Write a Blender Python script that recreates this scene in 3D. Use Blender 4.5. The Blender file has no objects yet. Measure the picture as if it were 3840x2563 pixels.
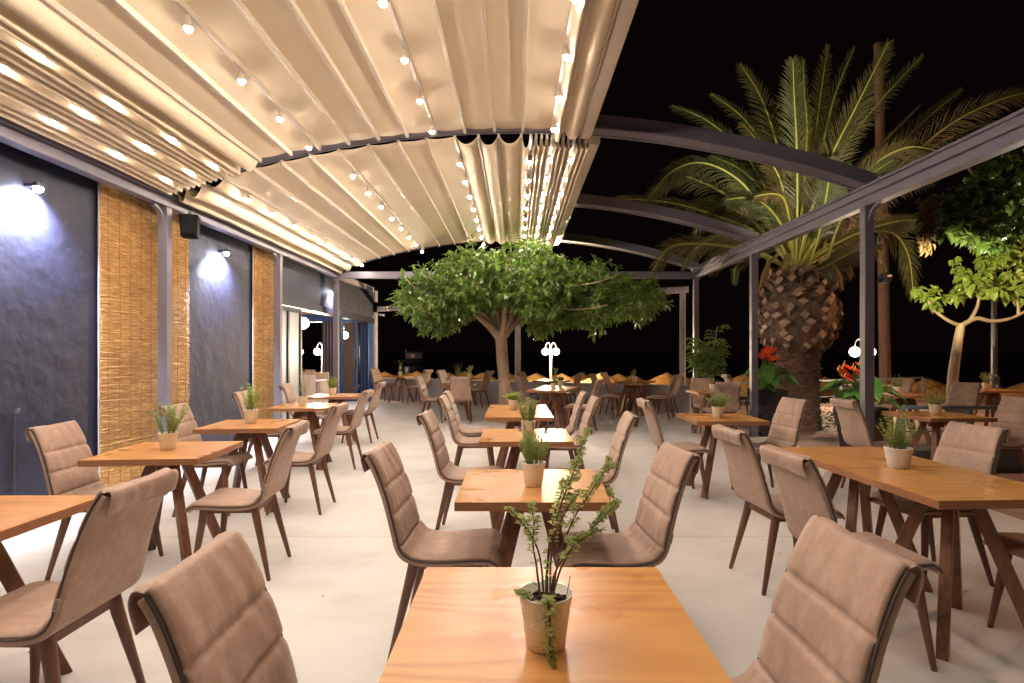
import bpy, math, random
import numpy as np
from mathutils import Vector, Matrix
R = math.radians
PI = math.pi
random.seed(7)
sc = bpy.context.scene
COL = sc.collection

# ------------------------------------------------------------------ helpers
class MB:
    """collects shapes and links them as one mesh object"""
    def __init__(s):
        s.v = []; s.f = []; s.m = []; s.sm = []
    def add(s, vs, fs, mat=0, smooth=False):
        o = len(s.v)
        s.v.extend([tuple(v) for v in vs])
        for f in fs:
            s.f.append(tuple(i + o for i in f)); s.m.append(mat); s.sm.append(smooth)
    def box(s, c, d, mat=0, M=None):
        x, y, z = d[0]/2, d[1]/2, d[2]/2
        vs = [Vector((sx*x, sy*y, sz*z)) for sz in (-1, 1) for sy in (-1, 1) for sx in (-1, 1)]
        if M is not None: vs = [M @ v for v in vs]
        vs = [v + Vector(c) for v in vs]
        s.add(vs, [(0,2,3,1),(4,5,7,6),(0,1,5,4),(2,6,7,3),(0,4,6,2),(1,3,7,5)], mat)
    def box2(s, a, b, mat=0):
        s.box([(a[i]+b[i])/2 for i in range(3)], [abs(b[i]-a[i]) for i in range(3)], mat)
    def bar(s, p0, p1, w, h, up=(0,0,1), mat=0, w1=None, h1=None):
        p0 = Vector(p0); p1 = Vector(p1); t = (p1-p0).normalized()
        u = Vector(up); sx = t.cross(u)
        if sx.length < 1e-4: sx = t.cross(Vector((0,1,0)))
        sx.normalize(); uz = sx.cross(t)
        w1 = w if w1 is None else w1; h1 = h if h1 is None else h1
        vs = []
        for p, a, b in ((p0, w, h), (p1, w1, h1)):
            for q, r in ((-1,-1),(1,-1),(1,1),(-1,1)):
                vs.append(p + sx*q*a/2 + uz*r*b/2)
        s.add(vs, [(0,1,2,3),(7,6,5,4),(0,4,5,1),(1,5,6,2),(2,6,7,3),(3,7,4,0)], mat)
    def tube(s, pts, rad, n=8, mat=0, cap=True, smooth=True):
        pts = [Vector(p) for p in pts]
        if not hasattr(rad, '__len__'): rad = [rad]*len(pts)
        vs = []; ref = None
        for i, p in enumerate(pts):
            a = pts[max(i-1, 0)]; b = pts[min(i+1, len(pts)-1)]
            t = (b-a).normalized()
            if ref is None:
                ref = Vector((1,0,0)) if abs(t.x) < .8 else Vector((0,1,0))
            x = (ref - t*ref.dot(t)).normalized(); y = t.cross(x); ref = x
            for k in range(n):
                an = 2*PI*k/n
                vs.append(p + (x*math.cos(an) + y*math.sin(an))*rad[i])
        fs = []
        for i in range(len(pts)-1):
            for k in range(n):
                k2 = (k+1) % n
                fs.append((i*n+k, i*n+k2, (i+1)*n+k2, (i+1)*n+k))
        s.add(vs, fs, mat, smooth)
        if cap:
            o = len(pts)-1
            s.add(vs[:n], [tuple(reversed(range(n)))], mat)
            s.add(vs[o*n:], [tuple(range(n))], mat)
    def lathe(s, prof, n=24, c=(0,0,0), mat=0, smooth=True):
        c = Vector(c); vs = []; fs = []
        for r, z in prof:
            for k in range(n):
                a = 2*PI*k/n
                vs.append(c + Vector((r*math.cos(a), r*math.sin(a), z)))
        for i in range(len(prof)-1):
            for k in range(n):
                k2 = (k+1) % n
                fs.append((i*n+k, i*n+k2, (i+1)*n+k2, (i+1)*n+k))
        s.add(vs, fs, mat, smooth)
    def sphere(s, c, r, n=12, m=8, mat=0, sz=1.0):
        prof = [(max(1e-4, r*math.sin(PI*i/m)), -r*sz*math.cos(PI*i/m)) for i in range(m+1)]
        s.lathe(prof, n, c, mat)
    def leaf(s, b, d, nrm, l, w, mat=0, fold=.25, droop=0.0):
        b = Vector(b); d = Vector(d).normalized(); nrm = Vector(nrm)
        sd = d.cross(nrm)
        if sd.length < 1e-4: sd = d.cross(Vector((.3,.7,.2)))
        sd.normalize(); up = sd.cross(d)
        f = fold*w
        dn = Vector((0,0,-droop*l))
        m1 = b + d*l*.35 + sd*w*.5 + up*f; m2 = b + d*l*.7 + sd*w*.38 + up*f + dn*.4
        n1 = b + d*l*.35 - sd*w*.5 + up*f; n2 = b + d*l*.7 - sd*w*.38 + up*f + dn*.4
        s.add([b, m1, m2, b + d*l + dn, n2, n1], [(0,1,2,3),(0,3,4,5)], mat)
    def build(s, name, mats, parent=None, bevel=0.0, loc=None, seg=2):
        me = bpy.data.meshes.new(name)
        me.from_pydata([tuple(v) for v in s.v], [], s.f)
        me.polygons.foreach_set('material_index', s.m)
        me.polygons.foreach_set('use_smooth', s.sm)
        if not isinstance(mats, (list, tuple)): mats = [mats]
        for m in mats: me.materials.append(m)
        me.update()
        o = bpy.data.objects.new(name, me); COL.objects.link(o)
        if parent is not None: o.parent = parent
        if loc is not None: o.location = loc
        if bevel > 0:
            b = o.modifiers.new('edge', 'BEVEL'); b.width = bevel; b.segments = seg; b.limit_method = 'ANGLE'; b.angle_limit = R(40)
        return o

def tag(o, label=None, cat=None, group=None, kind=None):
    if label: o['label'] = label
    if cat: o['category'] = cat
    if group: o['group'] = group
    if kind: o['kind'] = kind
    return o
def thing(name, label, cat, loc=(0,0,0), rz=0.0, group=None):
    o = bpy.data.objects.new(name, None); COL.objects.link(o)
    o.empty_display_size = .1
    o.location = loc; o.rotation_euler = (0, 0, rz)
    return tag(o, label, cat, group)
def dup(root, loc, rz, label, group=None):
    r = root.copy(); COL.objects.link(r); r.location = loc; r.rotation_euler = (0, 0, rz); r['label'] = label
    if group: r['group'] = group
    for ch in list(root.children):
        c = ch.copy(); COL.objects.link(c); c.parent = r
        for g in list(ch.children):
            d = g.copy(); COL.objects.link(d); d.parent = c
    return r
FPX = 2100.0; HX = 1935.0; HY = 1325.0; HC = 1.40
def P(px, py, Y):
    return Vector(((px-HX)/FPX*Y, Y, HC-(py-HY)/FPX*Y))
def spline(pts, n):
    pts = [Vector(p) for p in pts]; out = []
    m = len(pts)-1
    for i in range(m):
        p0 = pts[max(i-1,0)]; p1 = pts[i]; p2 = pts[i+1]; p3 = pts[min(i+2,m)]
        k = n if i < m-1 else n+1
        for j in range(k):
            t = j/n
            out.append(.5*((2*p1)+(p2-p0)*t+(2*p0-5*p1+4*p2-p3)*t*t+(3*p1-p0-3*p2+p3)*t**3))
    return out

# ------------------------------------------------------------------ materials
class NT:
    def __init__(s, name):
        s.m = bpy.data.materials.new(name); s.m.use_nodes = True
        s.n = s.m.node_tree.nodes; s.l = s.m.node_tree.links
        s.b = s.n['Principled BSDF']
    def new(s, t, **kw):
        n = s.n.new(t)
        for k, v in kw.items():
            if k.startswith('i_'):
                key = k[2:]
                n.inputs[int(key) if key.isdigit() else key].default_value = v
            else: setattr(n, k, v)
        return n
    def link(s, a, b): s.l.new(a, b)
    def coord(s, scale=(1,1,1), kind='Object', rand=0.0, rot=(0,0,0)):
        tc = s.new('ShaderNodeTexCoord'); mp = s.new('ShaderNodeMapping')
        mp.inputs['Scale'].default_value = scale; mp.inputs['Rotation'].default_value = rot
        s.link(tc.outputs[kind], mp.inputs['Vector'])
        if rand:
            oi = s.new('ShaderNodeObjectInfo'); mu = s.new('ShaderNodeMath', operation='MULTIPLY'); mu.inputs[1].default_value = rand
            s.link(oi.outputs['Random'], mu.inputs[0])
            cb = s.new('ShaderNodeCombineXYZ')
            for i in range(3): s.link(mu.outputs[0], cb.inputs[i])
            s.link(cb.outputs[0], mp.inputs['Location'])
        return mp.outputs[0]
    def noise(s, vec, scale, detail=4, rough=.55, dist=0):
        n = s.new('ShaderNodeTexNoise'); n.inputs['Scale'].default_value = scale; n.inputs['Detail'].default_value = detail
        n.inputs['Roughness'].default_value = rough; n.inputs['Distortion'].default_value = dist
        s.link(vec, n.inputs['Vector']); return n.outputs['Fac']
    def ramp(s, fac, stops):
        r = s.new('ShaderNodeValToRGB'); e = r.color_ramp.elements
        while len(e) < len(stops): e.new(.5)
        for i, (p, c) in enumerate(stops):
            e[i].position = p; e[i].color = (*c, 1) if len(c) == 3 else c
        s.link(fac, r.inputs[0]); return r.outputs[0]
    def mix(s, fac, a, b, mode='MIX'):
        m = s.new('ShaderNodeMix', data_type='RGBA', blend_type=mode)
        for k, v in ((0, fac), (6, a), (7, b)):
            if hasattr(v, 'node'): s.link(v, m.inputs[k])
            else: m.inputs[k].default_value = v if not isinstance(v, tuple) else (*v[:3], 1)
        return m.outputs[2]
    def math(s, op, a, b=None):
        m = s.new('ShaderNodeMath', operation=op)
        for k, v in ((0, a), (1, b)):
            if v is None: continue
            if hasattr(v, 'node'): s.link(v, m.inputs[k])
            else: m.inputs[k].default_value = v
        return m.outputs[0]
    def bump(s, h, strength=.3, dist=.01, prev=None):
        b = s.new('ShaderNodeBump'); b.inputs['Strength'].default_value = strength; b.inputs['Distance'].default_value = dist
        s.link(h, b.inputs['Height'])
        if prev is not None: s.link(prev, b.inputs['Normal'])
        return b.outputs[0]
    def done(s, color=None, rough=.5, normal=None, spec=.5, metal=0.0):
        if color is not None:
            if hasattr(color, 'node'): s.link(color, s.b.inputs['Base Color'])
            else: s.b.inputs['Base Color'].default_value = (*color, 1)
        if hasattr(rough, 'node'): s.link(rough, s.b.inputs['Roughness'])
        else: s.b.inputs['Roughness'].default_value = rough
        s.b.inputs['Specular IOR Level'].default_value = spec
        s.b.inputs['Metallic'].default_value = metal
        if normal is not None: s.link(normal, s.b.inputs['Normal'])
        return s.m

def mat(name, c, rough=.5, var=.2, scale=6, bump=0.0, bscale=60, spec=.5, metal=0.0, rand=10.0, stretch=(1,1,1), dist=.004):
    t = NT(name); v = t.coord(stretch, rand=rand)
    f = t.noise(v, scale, 5)
    lo = tuple(x*(1-var) for x in c); hi = tuple(min(1, x*(1+var)) for x in c)
    col = t.ramp(f, [(.3, lo), (.7, hi)])
    nr = t.bump(t.noise(v, bscale, 3), bump, dist) if bump else None
    return t.done(col, rough, nr, spec, metal)
def emis(name, c, s, sampling=True):
    t = NT(name)
    t.b.inputs['Base Color'].default_value = (.8,.8,.8,1)
    t.b.inputs['Emission Color'].default_value = (*c, 1); t.b.inputs['Emission Strength'].default_value = s
    return t.m

# painted concrete floor with joints and scuffs
def floor_mat():
    t = NT('painted_concrete'); v = t.coord((1,1,1))
    a = t.noise(v, .7, 6, .6); b = t.noise(t.coord((1.2,2.0,1)), 1.3, 6, .65); c = t.noise(v, 60, 3)
    base = t.ramp(a, [(.3, (.66,.632,.60)), (.7, (.78,.757,.73))])
    base = t.mix(t.ramp(b, [(.46,(0,0,0)),(.70,(.45,.45,.45))]), base, (.52,.475,.43))
    sp = t.noise(v, 9, 8, .8)
    base = t.mix(t.ramp(sp, [(.70,(0,0,0)),(.78,(.4,.4,.4))]), base, (.30,.25,.20))
    # expansion joints cut across the terrace and one along it
    se = t.new('ShaderNodeSeparateXYZ'); t.link(v, se.inputs[0])
    def line(out, pos, w):
        return t.math('LESS_THAN', t.math('ABSOLUTE', t.math('SUBTRACT', out, pos)), w)
    j = t.math('MAXIMUM', line(se.outputs[1], 4.27, .0035), line(se.outputs[1], 8.6, .005))
    base = t.mix(t.math('MULTIPLY', j, .6), base, (.22,.19,.16))
    rg = t.ramp(b, [(.3,(.42,)*3),(.7,(.60,)*3)])
    return t.done(base, rg, t.bump(t.math('SUBTRACT', c, j), .06, .003), .4)
def wood_top():
    t = NT('plywood_face'); v = t.coord((1,1,1), rand=37.0)
    w = t.noise(t.coord((.9,3.4,1), rand=37.0), 1.1, 2, .45, .4)
    rings = t.math('FRACT', t.math('MULTIPLY', w, 10.0))
    ringf = t.math('ABSOLUTE', t.math('SUBTRACT', t.math('MULTIPLY', rings, 2.0), 1.0))
    fine = t.noise(t.coord((5,110,5), rand=37.0), 2.0, 5, .6)
    big = t.noise(v, 2.2, 3)
    col = t.ramp(ringf, [(0.0,(.47,.195,.05)),(.5,(.59,.27,.08)),(1,(.66,.325,.105))])
    col = t.mix(t.ramp(fine, [(.38,(.30,)*3),(.6,(0,0,0))]), col, (.44,.19,.06))
    col = t.mix(t.ramp(big, [(.35,(0,0,0)),(.75,(.45,)*3)]), col, (.68,.40,.16))
    sp = t.noise(v, 34, 1)
    col = t.mix(t.ramp(sp, [(.88,(0,0,0)),(.92,(.7,)*3)]), col, (.22,.09,.03))
    return t.done(col, t.ramp(big, [(.3,(.24,)*3),(.7,(.36,)*3)]), t.bump(fine, .05, .001), .45)
def ply_edge():
    t = NT('plywood_edge'); tc = t.new('ShaderNodeTexCoord'); se = t.new('ShaderNodeSeparateXYZ'); t.link(tc.outputs['Object'], se.inputs[0])
    s = t.math('SINE', t.math('MULTIPLY', se.outputs[2], 2*PI/.0085))
    col = t.ramp(s, [(.0,(.25,.095,.04)),(.55,(.38,.17,.075)),(.9,(.50,.26,.125))])
    n = t.noise(t.coord((14,14,60), rand=9.0), 3, 4)
    col = t.mix(t.ramp(n, [(.35,(.5,)*3),(.65,(0,0,0))]), col, (.22,.085,.038))
    return t.done(col, .5, None, .4)
def leather():
    t = NT('nubuck_fabric'); v = t.coord((1,1,1), rand=21.0)
    a = t.noise(v, 5, 5, .6); b = t.noise(v, 420, 2); c = t.noise(t.coord((30,5,5), rand=21.0), 1.3, 4, .65, .3); d = t.noise(v, 38, 6, .75)
    col = t.ramp(a, [(.28,(.37,.235,.168)),(.72,(.54,.365,.278))])
    col = t.mix(t.ramp(c, [(.3,(.35,)*3),(.6,(0,0,0))]), col, (.29,.188,.135))
    col = t.mix(t.ramp(d, [(.38,(.30,)*3),(.60,(0,0,0))]), col, (.23,.15,.105))
    n = t.bump(b, .12, .001); n = t.bump(d, .15, .002, n); n = t.bump(c, .22, .004, n)
    t.b.inputs['Sheen Weight'].default_value = .15
    return t.done(col, .62, n, .35)
def stucco():
    t = NT('dark_blue_stucco'); v = t.coord((1,1,1))
    big = t.noise(v, 3.2, 3, .5); mid = t.noise(v, 9, 5, .6); f = t.noise(v, 70, 4)
    col = t.ramp(mid, [(.3,(.0100,.0108,.027)),(.7,(.0160,.0172,.041))])
    n = t.bump(f, .2, .003); n = t.bump(mid, .22, .012, n); n = t.bump(big, .30, .07, n)
    return t.done(col, .55, n, .4)
def fabric():
    t = NT('cream_pvc_fabric'); v = t.coord((1,1,1))
    a = t.noise(v, 1.1, 4)
    col = t.ramp(a, [(.3,(.73,.60,.42)),(.7,(.77,.65,.475))])
    w = t.noise(v, 260, 2)
    n = t.bump(w, .05, .001); n = t.bump(t.noise(t.coord((6,1.2,1)), 1.5, 3), .05, .01, n)
    return t.done(col, .7, n, .12)
def leafm(name, a, b, rough=.35, trans=.25, spec=.5, sc_=3.0):
    t = NT(name); v = t.coord((1,1,1))
    col = t.ramp(t.noise(v, sc_, 6, .75), [(.3, a), (.7, b)])
    t.link(col, t.b.inputs['Base Color']); t.b.inputs['Roughness'].default_value = rough; t.b.inputs['Specular IOR Level'].default_value = spec
    tr = t.new('ShaderNodeBsdfTranslucent'); t.link(col, tr.inputs[0])
    mx = t.new('ShaderNodeMixShader'); mx.inputs[0].default_value = trans
    t.link(t.b.outputs[0], mx.inputs[1]); t.link(tr.outputs[0], mx.inputs[2])
    t.link(mx.outputs[0], t.n['Material Output'].inputs[0])
    return t.m
def glass(name, tint=(.9,.95,1), rough=.02, alpha=.25):
    t = NT(name)
    tr = t.new('ShaderNodeBsdfTransparent'); tr.inputs[0].default_value = (*tint, 1)
    gl = t.new('ShaderNodeBsdfGlossy'); gl.inputs['Roughness'].default_value = rough
    fr = t.new('ShaderNodeFresnel'); fr.inputs[0].default_value = 1.5
    add = t.math('ADD', fr.outputs[0], alpha)
    mx = t.new('ShaderNodeMixShader'); t.link(add, mx.inputs[0]); t.link(tr.outputs[0], mx.inputs[1]); t.link(gl.outputs[0], mx.inputs[2])
    t.link(mx.outputs[0], t.n['Material Output'].inputs[0]); return t.m
def dimple():
    t = NT('dimpled_ceramic'); v = t.coord((1,1,1))
    se = t.new('ShaderNodeSeparateXYZ'); t.link(v, se.inputs[0])
    an = t.math('MULTIPLY', t.math('ARCTAN2', se.outputs[1], se.outputs[0]), 22.0)
    zz = t.math('MULTIPLY', se.outputs[2], 640.0)
    h = t.math('MULTIPLY', t.math('SINE', t.math('MULTIPLY', an, 1.0)), t.math('SINE', zz))
    return t.done((.86,.80,.69), .42, t.bump(h, .16, .002), .5)

def globem():
    t = NT('lit_frosted_globe'); e = t.new('ShaderNodeEmission'); e.inputs[0].default_value = (1.0,.84,.66,1); e.inputs[1].default_value = 9.0
    tr = t.new('ShaderNodeBsdfTransparent'); mx = t.new('ShaderNodeMixShader'); mx.inputs[0].default_value = .45
    t.link(tr.outputs[0], mx.inputs[1]); t.link(e.outputs[0], mx.inputs[2]); t.link(mx.outputs[0], t.n['Material Output'].inputs[0]); return t.m
def palmm():
    m = leafm('palm_leaflets', (.058,.064,.034), (.120,.118,.066), .35, .3, .5, 2.0); nt_ = m.node_tree
    oi = nt_.nodes.new('ShaderNodeObjectInfo'); rp = nt_.nodes.new('ShaderNodeValToRGB'); e = rp.color_ramp.elements
    e[0].color = (.75,.95,.75,1); e[1].color = (1.25,.92,.62,1); nt_.links.new(oi.outputs['Random'], rp.inputs[0])
    mx = nt_.nodes.new('ShaderNodeMix'); mx.data_type = 'RGBA'; mx.blend_type = 'MULTIPLY'; mx.inputs[0].default_value = 1
    src = [n for n in nt_.nodes if n.type == 'VALTORGB' and n is not rp][0]
    outs = [l.to_socket for l in src.outputs[0].links]
    nt_.links.new(src.outputs[0], mx.inputs[6]); nt_.links.new(rp.outputs[0], mx.inputs[7])
    for so in outs: nt_.links.new(mx.outputs[2], so)
    return m
def reedm():
    t = NT('dry_reed')
    a = t.noise(t.coord((1,.35,7), rand=10.0), 22, 3); b = t.noise(t.coord((1,.5,1.6), rand=10.0), 3.5, 4)
    col = t.ramp(a, [(.36,(.36,.19,.065)),(.50,(.58,.33,.11)),(.64,(.82,.57,.26))])
    col = t.mix(t.ramp(b, [(.42,(0,0,0)),(.62,(.3,)*3)]), col, (.30,.15,.05))
    return t.done(col, .55, None, .4)
M = dict(
    floor=floor_mat(), top=wood_top(), edge=ply_edge(), nubuck=leather(), stucco=stucco(), fabric=fabric(),
    piping=mat('dark_piping', (.075,.05,.045), .6),
    leg=mat('walnut_leg', (.140,.060,.034), .42, .3, 5, .1, 40, stretch=(6,6,1)),
    tleg=mat('oiled_hardwood', (.19,.080,.042), .45, .3, 6, .12, 40, stretch=(7,7,1)),
    metal=mat('taupe_powder_coat', (.155,.138,.165), .48, .06, 4, .03, 300, .5),
    rail=mat('aluminium_rib', (.60,.51,.40), .35, .05, 4, spec=.6),
    reed=reedm(),
    thread=mat('tie_thread', (.12,.07,.03), .8),
    pale=mat('pale_trim', (.40,.32,.28), .7),
    black=mat('black_plastic', (.006,.0055,.006), .75, spec=.1),
    pot=mat('cream_ceramic', (.66,.58,.44), .45, .05), dpot=dimple(), wpot=mat('white_ceramic', (.68,.64,.58), .45, .05, 6, .1, 90),
    soil=mat('potting_soil', (.035,.022,.014), .95, .5, 60, .8, 80, dist=.01),
    stem=mat('woody_stem', (.17,.085,.05), .7, .3, 30), gstem=mat('green_stem', (.12,.17,.045), .5, .2, 20),
    rosem=leafm('rosemary_needles', (.22,.30,.10), (.42,.53,.20), .5, .38, .4, 40),
    bright=leafm('bright_herb_leaves', (.30,.42,.08), (.52,.64,.18), .5, .38, .4, 40),
    orega=leafm('oregano_leaves', (.34,.41,.14), (.60,.66,.30), .55, .42, .35, 60),
    purple=mat('lavender_flower', (.12,.07,.20), .7, .3, 60),
    ficus=leafm('ficus_leaves', (.036,.085,.013), (.21,.34,.05), .24, .28, .55, 11.0),
    bark=mat('smooth_grey_bark', (.34,.235,.15), .75, .28, 5, .35, 25, stretch=(1,1,.5), dist=.01),
    palm=palmm(),
    rachis=mat('palm_rib', (.26,.27,.05), .45, .2, 5),
    boot=mat('cut_palm_bases', (.19,.125,.088), .85, .6, 8, .7, 26, dist=.03),
    cut=mat('pale_cut_face', (.42,.29,.20), .8, .5, 11, .5, 30, dist=.01), ptrunk=mat('fibrous_palm_trunk', (.22,.125,.085), .9, .5, 7, .9, 20, stretch=(1,1,4), dist=.03),
    drylf=mat('withered_leaves', (.085,.045,.012), .8, .4, 14), dryfr=mat('dry_palm_fibre', (.30,.18,.07), .8, .3, 12),
    figleaf=leafm('mulberry_leaves', (.15,.21,.03), (.32,.40,.08), .35, .35, .5, 5.0),
    darkleaf=leafm('dark_vine_leaves', (.05,.09,.02), (.11,.17,.04), .35, .3, .5, 5.0),
    plantleaf=leafm('umbrella_plant_leaves', (.12,.19,.045), (.28,.38,.10), .3, .3, .5, 7.0),
    anth=leafm('anthurium_leaves', (.05,.15,.03), (.13,.28,.06), .25, .25, .55, 7.0),
    red=mat('red_spathe', (.62,.045,.018), .35, .2, 12), yellow=mat('spadix', (.65,.42,.05), .5),
    rattan=mat('dark_planter', (.022,.014,.016), .5, .3, 40, .5, 90, dist=.006),
    thatch=mat('thatch_straw', (.60,.32,.09), .85, .4, 12, .5, 60),
    sand=mat('sand', (.10,.075,.055), .95, .3, 3, .4, 30), sea=mat('sea', (.004,.005,.007), .25, .2, .2),
    pave=mat('terracotta_paving', (.30,.20,.16), .7, .25, 3, .2, 60),
    lowwall=mat('grey_parapet_render', (.38,.36,.385), .75, .12, 2.5, .15, 30),
    wpost=mat('whitewashed_timber', (.47,.42,.42), .6, .15, 5, .15, 40),
    bluefr=mat('blue_window_frame', (.02,.10,.34), .35, .1), navy=mat('navy_frame', (.018,.022,.05), .35, .2),
    glass=glass('clear_glass', (.85,.9,1), .02, .06), frost=mat('frosted_white_glass', (.55,.55,.58), .25, .04, 2),
    pinkwall=mat('interior_plaster', (.55,.40,.36), .8, .05), beige=mat('beige_laminate', (.50,.37,.27), .45, .08, 3),
    white=mat('white_laminate', (.70,.60,.55), .45, .05, 3),
    pole=mat('weathered_pole', (.20,.11,.075), .85, .35, 6, .5, 30, stretch=(3,3,.4), dist=.01),
    dkmetal=mat('dark_metal', (.03,.03,.035), .4), gmetal=mat('grey_metal', (.16,.18,.20), .4, .1),
    lpole=mat('painted_lamp_pole', (.5,.47,.45), .4),
    bulb=emis('warm_bulb', (1.0,.86,.73), 345.0), globe=globem(),
    pend=emis('pendant_globe', (1.0,.90,.68), 9.0), lens=emis('cool_downlight', (.80,.86,1.0), 60.0),
    chap=mat('whitewash', (.6,.55,.52), .8), lit=emis('lit_window', (1,.35,.12), .10),
    tagm=mat('woven_label', (.42,.34,.28), .8), ink=mat('label_print', (.06,.045,.04), .8),
    rock=mat('dark_rock', (.05,.04,.035), .95, .4, 2), debris=mat('dry_leaf_litter', (.12,.06,.03), .9, .4, 20),
)

# ------------------------------------------------------------------ ground
def sheet(name, x0, x1, y0, y1, z, m, nx=1, ny=1):
    b = MB(); vs = [(x0+(x1-x0)*i/nx, y0+(y1-y0)*j/ny, z) for j in range(ny+1) for i in range(nx+1)]
    b.add(vs, [(j*(nx+1)+i, j*(nx+1)+i+1, (j+1)*(nx+1)+i+1, (j+1)*(nx+1)+i) for j in range(ny) for i in range(nx)])
    return b.build(name, m)
WX0, WY0, WX1, WY1 = 4.06, 13.07, -4.40, 17.05     # line of the low wall
def poly(name, pts, z, th, m):
    b = MB(); n = len(pts)
    vs = [(x, y, z) for x, y in pts] + [(x, y, z-th) for x, y in pts]
    b.add(vs, [tuple(range(n)), tuple(reversed(range(n, 2*n)))] + [(i, i+n, (i+1) % n+n, (i+1) % n) for i in range(n)])
    return b.build(name, m)
o = poly('floor', [(-4.2,-3),(4.25,-3),(4.25,12.9),(4.06,13.07),(-4.40,17.05),(-4.6,17.1),(-10,17.1),(-10,9.7),(-4.2,9.7)], 0, .3, M['floor']); tag(o, kind='structure')
o = poly('pavement', [(4.254,-3),(30,-3),(30,22),(4.254,14.5)], -.012, .3, M['pave']); tag(o, kind='structure')
o = sheet('beach', -60, 60, -20, 60, -1.9, M['sand'], 6, 6); tag(o, kind='structure')
o = sheet('sea', -3000, 3000, 45, 6000, -1.86, M['sea']); tag(o, kind='structure')

# ------------------------------------------------------------------ pergola frame
pg = thing('pergola', 'taupe steel pergola frame with arched rafters over the terrace', 'pergola')
ZB = 3.06; XB = 3.94; PY = [6.38, 9.42, 12.45]
def beam_side(sx):
    b = MB()
    b.box2((sx*(XB-.03), -1.5, 3.165), (sx*(XB+.15), 12.52, 3.25))
    b.box2((sx*(XB), -1.5, ZB), (sx*(XB+.12), 12.52, 3.162))
    b.box2((sx*(XB-.045), -1.5, 3.253), (sx*(XB+.02), 12.52, 3.285))
    return b.build('beam', M['metal'], pg, .006)
beam_side(-1); beam_side(1)
for sx in (-1, 1):
    for y in PY:
        b = MB(); b.box2((sx*(XB+.005), y-.05, 0), (sx*(XB+.115), y+.05, ZB-.002)); b.box2((sx*(XB-.03), y-.085, 0.0), (sx*(XB+.15), y+.085, .012))
        b.build('post', M['metal'], pg, .008)
        b = MB(); pts = []
        for k in range(9):
            a = PI/2*k/8
            pts.append((sx*(XB+.06), y-.05-.17+.17*math.cos(a)-.0, ZB-.19+.17*math.sin(a)))
        for k in range(8):
            b.bar(pts[k], pts[k+1], .03, .05, (1,0,0))
        b.build('bracket', M['metal'], pg)
KA = .043
def arch(y):
    b = MB(); n = 40; d = .085
    for (z0, z1, ya, yb) in ((0, .165, y-d, y+d), (-.012, .02, y-d-.035, y-d), (-.012, .02, y+d, y+d+.035)):
        vs = []; fs = []
        for i in range(n+1):
            x = -4.03 + 8.06*i/n; zz = 3.935-KA*x*x
            vs += [(x,ya,zz+z0),(x,yb,zz+z0),(x,yb,zz+z1),(x,ya,zz+z1)]
        for i in range(n):
            for k in range(4):
                fs.append((4*i+k, 4*i+(k+1) % 4, 4*i+4+(k+1) % 4, 4*i+4+k))
        fs += [(3,2,1,0), (4*n,4*n+1,4*n+2,4*n+3)]
        b.add(vs, fs)
    b.build('rafter', M['metal'], pg, .004)
for y in (0.2, 6.33, 9.40, 12.42): arch(y)
b = MB(); b.box2((-XB+.05, 12.36, 3.05), (XB-.05, 12.47, 3.20)); b.build('cross_beam', M['metal'], pg, .006)

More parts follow.
